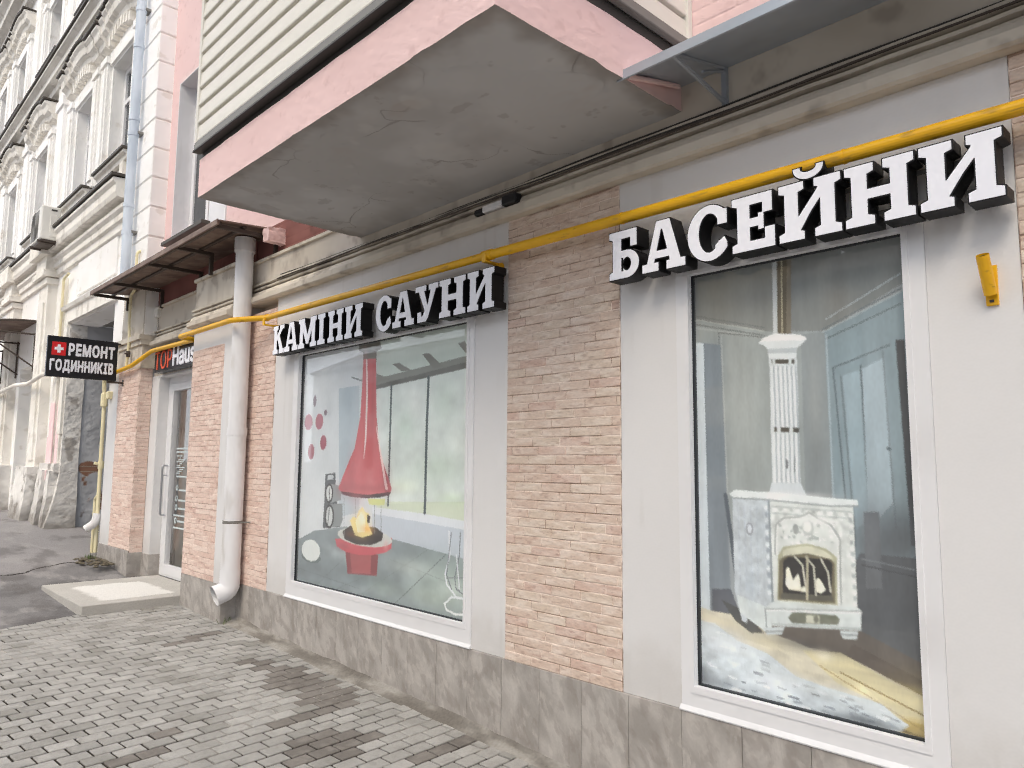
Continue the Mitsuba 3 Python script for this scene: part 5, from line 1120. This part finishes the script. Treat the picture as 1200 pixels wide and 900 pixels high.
# ------------------------------------------------------------------ drain pipe and the small fittings
t = thing('drainpipe', 'white round drainpipe with an open elbow beside the fireplace window', 'drainpipe')
dx, dy = -6.672, -.118
obj('pipe', cat(tube([(dx, dy, .56), (dx + .004, dy, 1.9)], .083, 28), tube([(dx + .004, dy, 1.87), (dx + .012, dy - .01, 3.62)], .080, 28)), 'drain_white', t, smooth=40)
obj('collar', tube([(dx + .004, dy, 1.84), (dx + .004, dy, 1.91)], .088, 28), 'drain_white', t, smooth=40); obj('collar', cat(tube([(dx + .012, dy - .01, 3.55), (dx + .012, dy - .01, 3.68)], .094, 28, True)), 'drain_white', t, smooth=40)
el_ = bend([(dx, dy, .64), (dx, dy, .465), (dx - .015, dy - .125, .42)], .1, 8)
obj('elbow', tube(el_, .087, 28, cap=False), 'drain_white', t, smooth=40)
e0, e1 = np.array(el_[-1]), np.array(el_[-1]) - np.array(el_[-2]); e1 /= np.linalg.norm(e1)
obj('outlet_shade', tube([e0 - e1 * .05, e0 - e1 * .035], .084, 28), 'bore_shade', t)  # dark disc in the elbow mouth, shade of the bore as colour
obj('rim', tube([e0 - e1 * .02, e0 + e1 * .002], .090, 28, cap=False), 'drain_white', t)
obj('clamp', cat(tube([(dx, dy, 1.05), (dx, dy, 1.075)], .087, 28), tube([(dx + .07, dy + .02, 1.06), (dx + .12, .0, 1.06)], .006, 8)), 'rail_grey', t)
t = thing('flag_holder', 'short yellow tube holder fixed on the grey panel right of the stove window', 'flag holder')
obj('tube', tube([(-.70, -.026, 2.205), (-.702, -.094, 2.333)], .0205, 18, cap=False), 'gas_yellow', t)
obj('hollow_shade', tube([(-.7018, -.0885, 2.3225), (-.7019, -.091, 2.3272)], .0175, 16), 'bore_shade', t)  # dark disc in the tube end, its inner shade as colour
obj('plate', bx(-.719, -.681, -.012, .0, 2.168, 2.31, .001), 'gas_yellow', t)
obj('screw', bx(-.707, -.694, -.0145, -.011, 2.178, 2.187), 'iron_paint', t)
t = thing('junction_box', 'small grey junction box on the pier under the brown canopy', 'box')
obj('box', bx(-9.5, -9.41, .0, .11, 3.34, 3.47, .006), 'ac_white', t)
obj('lid', bx(-9.412, -9.402, .006, .104, 3.346, 3.464, .003), 'ac_white', t)
obj('cable', tube([(-9.46, .05, 3.34), (-9.46, .05, 3.2), (-9.44, .04, 3.05)], .008, 8), 'rail_dark', t)
t = thing('cable_bundle', 'dark cables sagging along the ledge below the balcony', 'cable')
for k_, (zc_, yc_) in enumerate(((3.235, -.03), (3.222, -.042), (3.262, -.012))):
    pts = [(x, yc_ - .002 * math.sin(x * 2 + k_), zc_ + .006 * math.sin(x * 1.3 + 2 * k_) + .003 * math.sin(x * 5.1 + k_)) for x in np.arange(1.8, -6.3, -.15)]
    obj('cable', tube(pts, .0045, 6), ('rail_dark', 'iron_paint', 'rail_dark')[k_], t)
t = thing('cable_joint_box', 'white and black cable joint boxes lying on the ledge', 'box')
obj('box', bx(-3.36, -3.18, -.075, -.02, 3.135, 3.18, .008), 'drain_white', t)
obj('cover', bx(-3.18, -3.06, -.08, -.015, 3.135, 3.195, .008), 'sign_black', t); obj('cover', bx(-3.44, -3.36, -.07, -.02, 3.135, 3.175, .008), 'sign_black', t)

# ------------------------------------------------------------------ canopies
t = thing('left_canopy', 'long brown sheet metal canopy on iron arms over the entrance', 'canopy')
labels[t]['label'] = 'long brown sheet metal canopy on iron arms over the entrance'
cm = []
for k in range(13):
    a = -10.17 + k * .298
    cm.append(moulding([(.055, 3.728), (-.53, 3.688), (-.535, 3.645), (-.523, 3.645), (-.52, 3.676), (.055, 3.714)], a, a + .2965))
obj('sheet', cat(cm), 'rusty_maroon', t)
obj('edge_trim', moulding([(-.536, 3.694), (-.545, 3.69), (-.548, 3.64), (-.538, 3.636)], -10.18, -6.29), 'rusty_maroon', t)
obj('purlin', cat(bx(-10.2, -6.32, -.3, -.27, 3.67, 3.7), bx(-10.2, -6.32, -.515, -.49, 3.646, 3.675)), 'iron_paint', t)
for x in (-10.14, -9.33, -8.13, -7.3, -6.36):
    yw = -.1 if x < -9.6 else (-.17 if -7.8 < x < -6.78 else .045)
    if x > -6.5: yw = 0.05
    obj('arm', cat(bx(x - .016, x + .016, -.51, yw, 3.63, 3.665), bx(x - .016, x + .016, yw - .035, yw, 3.44 if x > -9.6 else 3.5, 3.66)), 'iron_paint', t)
t = thing('right_canopy', 'grey sheet metal canopy on a welded bracket over the stove window', 'canopy')
zf = 3.318
obj('sheet', moulding([(.04, 3.475), (-.448, zf + .048), (-.458, zf + .048), (-.462, zf + .002), (-.454, zf), (-.449, zf + .036), (.04, 3.462)], -2.0, 1.2), 'galvanised', t)
for x in (-1.72, -.2):
    obj('bracket', cat(bx(x - .012, x + .012, -.02, .005, 3.27, 3.46), tube([(x, -.43, zf + .03), (x, -.01, 3.28)], .011, 6), tube([(x, -.44, zf + .03), (x, -.01, 3.45)], .011, 6), tube([(x, -.2, 3.36), (x, -.02, 3.43)], .008, 6)), 'galvanised', t)
t = thing('pink_conduit', 'pink painted conduit running along the balcony side under the grey canopy', 'pipe')
obj('pipe', tube(bend([(-1.952, -.44, 3.335), (-1.947, -.2, 3.395), (-1.945, -.05, 3.43)], .05), .012, 10), 'pink_render', t)

# ------------------------------------------------------------------ concrete step
t = thing('concrete_step', 'flat concrete step slab in front of the entrance door', 'step')
sm = bx(-9.32, -7.755, -1.02, .16, .12, .278, .006); sm = jitter_mesh(sm, .004, 5, 2, .2)
obj('slab', sm, 'slab_concrete', t)
obj('debris_patch', cat([trimesh.creation.icosphere(1, .012 + .02 * rng.random()).apply_transform(trimesh.transformations.scale_and_translate(1, 0) if False else np.diag([1.6, 1.2, .5, 1])).apply_translation([-10.75 + .9 * rng.random(), -.16 - .28 * rng.random() ** 2, gz(-10.4) + .0 + .02 * rng.random()]) for _ in range(90)]), 'debris', kind='stuff', label='crumbled mortar and dirt at the foot of the left pier', category='debris')
wm = []
for i in range(46):
    cx, cy_ = (-6.79 + .08 * rng.random(), -.16 + .1 * rng.random()) if i < 16 else (-10.72 + .2 * rng.random(), -.18 - .1 * rng.random())
    h = .03 + .05 * rng.random(); a = rng.random() * 6.3; w = .006
    g = gz(cx) - .005; d = np.array([math.cos(a), math.sin(a)]); pnt = np.array([cx, cy_])
    wm.append(trimesh.Trimesh([[*(pnt - w * d[::-1] * [1, -1]), g], [*(pnt + w * d[::-1] * [1, -1]), g], [*(pnt + .6 * h * d), g + h]], [[0, 1, 2], [0, 2, 1]], process=False))
obj('weeds', cat(wm), 'leaf_green', kind='stuff', label='tiny weeds at the foot of the walls', category='weeds')

# ------------------------------------------------------------------ the ornate house behind, with its carriage passage
O = thing('ornate_house', 'old white plastered house with hooded windows, cornices and a carriage passage', 'building')
yF = -.1
WN1 = [(-11.6, -10.5), (-13.55, -12.45), (-16.4, -15.3), (-19.05, -17.95), (-21.2, -20.1), (-23.9, -22.8)]
Z1 = (5.68, 7.36)
WN2 = [(-13.4, -12.2), (-16.2, -15.0), (-19.15, -18.05), (-21.2, -20.1), (-23.9, -22.8), (-26, -24.9)]
Z2 = (8.95, 10.35)
fac = sg.box(-34, -1, -9.5, 15.5).difference(sg.box(-13.02, -2, -10.75, 3.70)).difference(sg.box(-10.76, -2, -9, 3.06))
for a, b in WN1: fac = fac.difference(sg.box(a, Z1[0], b, Z1[1]))
for a, b in WN2: fac = fac.difference(sg.box(a, Z2[0], b, Z2[1]))
GD = [(-16.5, -15.35), (-18.4, -17.3), (-20.6, -19.4)]
for a, b in GD: fac = fac.difference(sg.box(a, .3, b, 3.3))
obj('facade_wall', ext(fac, yF, yF + .38), 'ornate_plaster', O)
# passage
PA = obj('passage', cat(bx(-13.5, -12.955, -.04, 7, -1, 3.72), bx(-10.75, -10.3, .28, 7, -1, 3.72)), 'passage_plaster', O)
obj('ceiling', bx(-12.95, -10.75, .285, 7, 3.72, 3.95), 'passage_soffit', PA)
jm = bx(-13.2, -12.93, -.12, .12, -.6, 3.69); jm = jitter_mesh(jm, .012, 3, 8, .15)
vz = jm.vertices; flare = np.clip((1.5 - vz[:, 2]) / .9, 0, 1) ** 1.6
jm.vertices = np.column_stack([vz[:, 0] + .07 * flare * (vz[:, 0] > -13.1), vz[:, 1] - .18 * flare * (vz[:, 1] < 0), vz[:, 2]])
obj('jamb', jm, 'old_plaster', PA)
obj('lintel_frame', worn(cat(bx(-13.15, -12.95, -.16, -.1, 2.0, 4.02), bx(-12.95, -10.62, -.16, -.1, 3.72, 3.92), moulding([(-.1, 3.9), (-.2, 3.92), (-.22, 3.97), (-.16, 4.0), (-.1, 4.02)], -13.2, -10.6)), .005), 'ornate_trim', O)
obj('panel_field', bx(-12.7, -10.75, -.125, -.1, 4.1, 4.62, .004), 'ornate_plaster', O)

# right end pier: cream upper shaft, brick below
obj('pier', worn(cat(bx(-10.72, -9.51, -.105, .05, 2.72, 3.05), bx(-10.32, -9.505, -.11, .05, 3.05, 4.0), bx(-10.45, -9.47, -.16, .06, 3.06, 3.12), bx(-10.42, -9.48, -.13, .06, 3.0, 3.06)), .003, .2), 'cream_plaster', O)
obj('pier_strip', cat(bx(-10.75, -10.36, -.105, .28, .5, 2.72), bx(-10.36, -9.565, -.095, .28, .3, 2.72), bx(-10.75, -9.565, -.09, .28, 2.72, 3.06)), 'panel_paint', O)
veneer_stuff(-10.36, -9.553, .55, 2.72, -.1, O)
veneer_stuff(0, 0, .52, 2.72, 0, O, side=(-9.555, -.1, .045))
PP = obj('pier_plinth', bx(-10.74, -9.56, -.108, .04, -.2, .548), 'grout', O)
for a, b in ((-10.745, -10.45), (-10.45, -10.15), (-10.15, -9.85), (-9.85, -9.55)): obj('tile', bx(a + .001, b - .001, -.122, -.108, -.1, .55, .001), TL[rng.randrange(3)], PP)
obj('tile', bx(-9.56, -9.545, -.122, .04, -.1, .53, .001), TL[2], PP)

# quoins of the right corner, each block a piece
z = 3.96; hq = .376; i = 0
while z < 15.4:
    obj('quoin_block', bx(-10.2, -9.47 + .012 * 0, yF - .035, .07, z + .009, z + hq - .009, .008), 'ornate_plaster', O); z += hq
obj('quoin_core', bx(-10.19, -9.485, yF - .02, .065, 3.95, 15.4), 'ornate_trim', O)

def lead(x0, x1, y0, z, over=.03): return bx(x0 - over, x1 + over, y0 - over, yF + .02, z, z + .035)
# storey cornice over the ground floor
SC = obj('storey_cornice', worn(moulding([(yF, 4.98), (yF - .2, 5.0), (yF - .22, 5.06), (yF - .22, 5.16), (yF - .26, 5.2), (yF - .26, 5.24), (yF, 5.26)], -34, -10.25), .004, .3), 'ornate_trim', O)
obj('lead_edge', lead(-34, -10.25, yF - .26, 5.262), 'lead_edge', SC)
obj('architrave', worn(cat(moulding([(yF, 4.62), (yF - .05, 4.64), (yF - .05, 4.74), (yF - .09, 4.76), (yF - .09, 4.84), (yF - .13, 4.88), (yF - .13, 4.93), (yF, 4.97)], -34, -10.25)), .004, .3), 'ornate_trim', O)
for x in (-14.35, -17.1, -21.9):
    PI_ = obj('ground_pilaster', worn(cat(bx(x - .32, x + .32, yF - .14, yF, .2, 4.5), bx(x - .18, x + .18, yF - .17, yF - .13, 1.6, 4.2)), .006, .25), 'old_plaster' if False else 'ornate_trim', O)
    obj('capital', worn(cat(bx(x - .36, x + .36, yF - .18, yF, 4.5, 4.6), bx(x - .4, x + .4, yF - .24, yF, 4.62, 4.72), bx(x - .36, x + .36, yF - .2, yF, 4.72, 4.97), bx(x - .44, x + .44, yF - .3, yF, 4.97, 5.27)), .004, .2), 'ornate_trim', PI_)
    b_ = bx(x - .45, x + .45, yF - .26, yF, -.5, 1.5); b_ = jitter_mesh(b_, .02, 4, int(-x), .15); vv = b_.vertices; fl = np.clip((1.4 - vv[:, 2]) / 1.2, 0, 1); b_.vertices = np.column_stack([vv[:, 0], vv[:, 1] - .1 * fl * (vv[:, 1] < -.2), vv[:, 2]])
    obj('pedestal', b_, 'old_plaster', PI_)
# battered base with worn ribs beside the passage
rb = []
for x0, x1, yy in ((-13.2, -13.02, -.2), (-13.5, -13.3, -.24), (-13.85, -13.62, -.2)):
    m = bx(x0, x1, yy - .04, yF, .2, 1.45); m = jitter_mesh(m, .02, 5, int(-x0 * 10), .1); vv = m.vertices; fl = np.clip((1.4 - vv[:, 2]) / .8, 0, 1) ** 1.5
    m.vertices = np.column_stack([vv[:, 0] + .04 * fl, vv[:, 1] - .08 * fl * (vv[:, 1] < -.15), vv[:, 2]]); rb.append(m)
m = bx(-13.9, -12.97, -.2, yF, 1.42, 1.56); rb.append(jitter_mesh(m, .012, 5, 9, .12))
obj('battered_base', cat(rb), 'old_plaster', O)
obj('jamb_band', worn(cat(bx(-13.2, -13.0, -.15, yF, 1.56, 3.7), bx(-13.55, -13.32, -.17, yF, 1.56, 4.5), bx(-13.3, -13.22, -.13, yF, 1.56, 3.7)), .005, .2), 'ornate_trim', O)
obj('pink_patch', cat(bx(-13.56, -13.31, -.178, -.165, 1.5, 2.5, .003), bx(-13.3, -13.215, -.138, -.12, 1.55, 2.5, .003), bx(-13.2, -13.06, -.156, -.14, 1.52, 2.52, .003), bx(-13.84, -13.62, -.135, -.1, 1.45, 1.98, .003), bx(-13.42, -13.26, -.24, -.2, 1.3, 1.45, .003)), 'pink_patch', O)
for a, b in GD:
    d = obj('ground_door', cat(bx(a, b, .2, .26, .3, 3.3), bx(a, a + .1, .12, .2, .3, 3.3), bx(b - .1, b, .12, .2, .3, 3.3), bx(a, b, .12, .2, 2.5, 2.6)), 'ornate_trim', O)
    obj('pane', bx(a + .16, b - .16, .185, .195, 1.3, 2.4), 'window_dark', d)

worn_far = lambda m, amp=.002, edge=.3: worn(m, .002, edge)
def window(a, b, z0, z1, hood=True, low=True):
    c = (a + b) / 2
    w = obj('window', cat(bx(a, a + .08, .06, .13, z0, z1), bx(b - .08, b, .06, .13, z0, z1), bx(a + .08, b - .08, .06, .13, z0, z0 + .08), bx(a + .08, b - .08, .06, .13, z1 - .08, z1), bx(a + .08, b - .08, .055, .125, z0 + (z1 - z0) * .66, z0 + (z1 - z0) * .66 + .07), bx(c - .035, c + .035, .05, .12, z0 + .08, z1 - .08)), 'white_pvc', O)
    for x0, x1 in ((a + .08, c - .035), (c + .035, b - .08)):
        for y0_, y1_ in ((z0 + .08, z0 + (z1 - z0) * .66), (z0 + (z1 - z0) * .66 + .07, z1 - .08)): obj('pane', bx(x0, x1, .09, .095, y0_, y1_), 'window_dark', w)
    sl = obj('window_sill', worn_far(cat(moulding([(yF, z0 - .13), (yF - .1, z0 - .12), (yF - .11, z0 - .07), (yF - .15, z0 - .05), (yF - .15, z0 - .015), (yF, z0 - .01)], a - .06, b + .2)), .003, .25), 'ornate_trim', O)
    obj('lead_edge', bx(a - .09, b + .23, yF - .18, .14, z0 - .012, z0 + .02), 'lead_edge', sl)
    if low: obj('sill_bracket', worn_far(cat([bx(x - .07, x + .07, yF - .11, yF, z0 - .38, z0 - .13) for x in (a + .06, b)] + [bx(a - .03, b + .14, yF - .05, yF, z0 - .36, z0 - .14)]), .004, .2), 'ornate_trim', sl)
    s = obj('window_surround', worn_far(cat([cat(bx(x - .13, x + .13, yF - .06, yF, z0, z1 + .12), bx(x - .09, x + .09, yF - .085, yF - .06, z0 + .1, z1), bx(x - .16, x + .16, yF - .09, yF, z1 + .06, z1 + .16)) for x in (a - .2, b + .2)] + [bx(a - .05, b + .05, yF - .035, yF, z1 + .03, z1 + .22)]), .004, .25), 'ornate_plaster', O)
    if hood:
        zt = z1 + .3
        def hp(k, o): return [(yF, zt + o), (yF - .06 - k, zt + .03 + o), (yF - .08 - k, zt + .1 + o), (yF - .14 - k, zt + .14 + o), (yF - .16 - k, zt + .24 + o), (yF - .2 - k, zt + .28 + o), (yF - .2 - k, zt + .31 + o), (yF, zt + .33 + o)]
        parts, lds = [], []
        for x0, x1 in ((a - .4, a - .12), (b + .12, b + .4)):
            parts.append(moulding(hp(0.04, 0), x0, x1)); lds.append(bx(x0 - .02, x1 + .02, yF - .27, yF + .02, zt + .332, zt + .362))
        n = 8
        for k in range(n):                                              # the raised, bowed middle
            x0, x1 = a - .12 + (b - a + .24) * k / n, a - .12 + (b - a + .24) * (k + 1) / n
            o = .17 * math.sin(PI * (k + .5) / n) ** .6; kk = .02
            parts.append(moulding(hp(kk, o), x0, x1)); lds.append(bx(x0, x1, yF - .25, yF + .02, zt + .332 + o, zt + .362 + o))
        for k in range(int((b - a) / .13)): parts.append(bx(a + .03 + .13 * k, a + .1 + .13 * k, yF - .1, yF, zt - .07 + .12 * math.sin(PI * (k + .5) / int((b - a) / .13)), zt + .06 + .14 * math.sin(PI * (k + .5) / int((b - a) / .13))))
        h = obj('window_hood', worn_far(cat(parts), .003, .3), 'ornate_trim', O)
        obj('lead_edge', cat(lds), 'lead_edge', h)
for a, b in WN1: window(a, b, *Z1)
for a, b in WN2: window(a, b, *Z2, hood=True, low=True)
# string cornice between first and second floor, eaves cornice higher up
for zc_, dep, hh in ((8.12, .3, .34), (11.35, .42, .5), (15.2, .6, .6)):
    c_ = obj('cornice', worn_far(moulding([(yF, zc_), (yF - .3 * dep, zc_ + .1 * hh), (yF - .35 * dep, zc_ + .35 * hh), (yF - .7 * dep, zc_ + .45 * hh), (yF - .72 * dep, zc_ + .7 * hh), (yF - dep, zc_ + .85 * hh), (yF - dep, zc_ + .97 * hh), (yF, zc_ + hh)], -34, -10.22), .004, .35), 'ornate_trim', O)
    obj('lead_edge', lead(-34, -10.25, yF - dep, zc_ + hh), 'lead_edge', c_)
for x in (-14.45, -17.2, -19.6, -22):
    obj('wall_pilaster', worn_far(cat(bx(x - .22, x + .22, yF - .07, yF, 5.3, 8.12), bx(x - .26, x + .26, yF - .1, yF, 7.7, 7.85), bx(x - .22, x + .22, yF - .05, yF, 8.5, 11.35)), .004, .3), 'ornate_plaster', O)
# balcony far up the street front
FB = obj('far_balcony', cat(bx(-27.0, -22.2, -1.1, yF, 12.6, 12.85), bx(-27.0, -22.2, -1.1, -1.0, 12.85, 13.8)), 'ornate_trim', O)

# ------------------------------------------------------------------ fittings on the ornate house
t = thing('blue_downpipe', 'pale blue metal downpipe running down the ornate house beside the quoins', 'drainpipe')
px_ = -9.95
obj('pipe', cat(tube(bend([(px_, -.235, 15), (px_, -.235, 4.5), (px_ + .02, -.235, 4.2), (px_ + .03, -.235, 3.8)], .1), .058, 18)), 'blue_pipe', t, smooth=40)
for z in (4.42, 4.78, 5.72, 5.92, 6.9, 7.4, 9, 10.5): obj('collar', tube([(px_, -.235, z), (px_, -.235, z + .05)], .066, 18), 'blue_pipe', t)
for z in (4.45, 5.75, 7.42, 9.02): obj('clamp', bx(px_ - .07, px_ + .07, -.2, -.1, z, z + .03), 'rail_grey', t)
t = thing('air_conditioner', 'white air conditioner unit hung beneath a window of the ornate house', 'air conditioner')
a0, a1, b0, b1, c0, c1 = -14.05, -13.32, -.54, -.27, 5.06, 5.60
obj('casing', bx(a0, a1, b0, b1, c0, c1, .015), 'ac_white', t)
obj('grille', cat([trimesh.creation.torus(.05 + .045 * k, .006, 20, 6).apply_transform(trimesh.transformations.rotation_matrix(PI / 2, [1, 0, 0])).apply_translation([a0 + .3, b0 - .006, (c0 + c1) / 2]) for k in range(5)] + [bx(a0 + .05, a0 + .55, b0 - .003, b0 + .005, c0 + .04, c1 - .04, .002)]), 'rail_grey', t)
obj('side_cover', cat(bx(a1 - .002, a1 + .012, b0 + .12, b1 - .05, c0 + .05, c1 - .14, .004)), 'ac_white', t)
obj('badge', bx(a1 - .002, a1 + .006, b0 + .13, b0 + .21, c1 - .07, c1 - .045), 'rail_dark', t)
obj('bracket', cat([cat(bx(x - .02, x + .02, b0 - .02, yF, c0 - .05, c0 - .005), bx(x - .02, x + .02, yF - .04, yF, c0 - .4, c0)) for x in (a0 + .1, a1 - .1)] + [bx(a0 + .02, a1 - .02, b0 + .02, b1 - .02, c0 - .03, c0 + .002)]), 'iron_paint', t)
t = thing('iron_canopy', 'small arched iron canopy with scroll brackets over a far doorway', 'canopy')
cx0, cx1 = -18.2, -15.3
prof = [(yF - .9 * math.sin(s), 3.86 + .22 * math.cos(s)) for s in np.linspace(0, PI / 2, 9)]
for o, nm in ((0, 'roof'),):
    pr = [(y, z) for y, z in prof] + [(y, z - .025) for y, z in prof[::-1]]
    obj(nm, moulding(pr, cx0, cx1), 'rusty_maroon', t)
for x in (cx0, (cx0 + cx1) / 2, cx1):
    obj('rib', cat(tube([(x, y, z - .02) for y, z in prof], .018, 8), tube([(x, yF, 3.82), (x, yF - .9, 3.82)], .016, 8)), 'iron_paint', t)
    obj('scroll_bracket', cat(tube([(x, yF - .9 * (1 - math.sin(s)), 3.84 - .62 * math.sin(s)) for s in np.linspace(0, PI / 2, 10)], .014, 8), tube([(x, yF - .03, 3.85), (x, yF - .03, 3.15)], .014, 8), tube([(x, yF - .9, 3.82), (x, yF - .92, 3.3)], .013, 8), tube([(x, yF - .92 + .1 * math.cos(s), 3.28 + .1 * math.sin(s)) for s in np.linspace(PI, -.9, 12)], .011, 8)), 'iron_paint', t)
obj('fascia', cat(tube([(cx0, yF - .9, 3.82), (cx1, yF - .9, 3.82)], .02, 8), tube([(cx0, yF - .9, 3.66), (cx1, yF - .9, 3.66)], .012, 8)), 'iron_paint', t)
t = thing('old_cable_pipe', 'pale plaster coloured pipe crossing the ornate house front below the iron canopy', 'pipe')
obj('pipe', tube(bend([(-18.5, -.35, 2.82), (-15.4, -.36, 2.90), (-14.2, -.38, 2.84), (-13.4, -.34, 2.94), (-13.3, -.15, 2.94)], .1), .035, 10), 'ornate_trim', t)
t = thing('thin_gas_pipe', 'thin yellow pipe on the white wall left of the passage', 'pipe')
obj('pipe', tube(bend([(-13.25, -.19, 2.9), (-13.25, -.19, 4.45), (-13.0, -.18, 4.5)], .05), .02, 10), 'faded_yellow', t)

# ------------------------------------------------------------------ houses across the street, mirrored in the shop glass
bs('far_render', plaster(srgb(206, 190, 160), srgb(192, 176, 146), srgb(150, 136, 112), .6), .9, .2)
bs('far_render_grey', plaster(srgb(170, 170, 168), srgb(156, 155, 152), srgb(120, 118, 114), .6), .9, .2)
bs('roof_sheet', srgb(96, 88, 84), .6, .3)
for x0, x1, h, m, lab in ((-46, -30.3, 7.5, 'far_render_grey', 'low grey plastered house across the street, seen mirrored in the glass'), (-30, -12.3, 9.0, 'far_render', 'yellow plastered house across the street, seen mirrored in the glass'), (-12, 8, 8.0, 'far_render_grey', 'grey plastered house straight across the street from the shop')):
    t = thing('street_house', lab, 'building')
    w = sg.box(x0, -2, x1, h); wn = [(x, z) for x in np.arange(x0 + 1.2, x1 - 1.5, 2.6) for z in (1.2, 4.6)]
    for x, z in wn: w = w.difference(sg.box(x, z, x + 1.2, z + 1.9))
    m_ = ext(w, -22.6, -22.0); obj('wall', m_, m, t)
    for x, z in wn: obj('window', cat(bx(x, x + 1.2, -22.4, -22.35, z, z + 1.9)), 'window_dark', t)
    obj('roof', moulding([(-21.7, h), (-21.7, h + .15), (-25.5, h + 1.8), (-30, h)], x0, x1), 'roof_sheet', t)
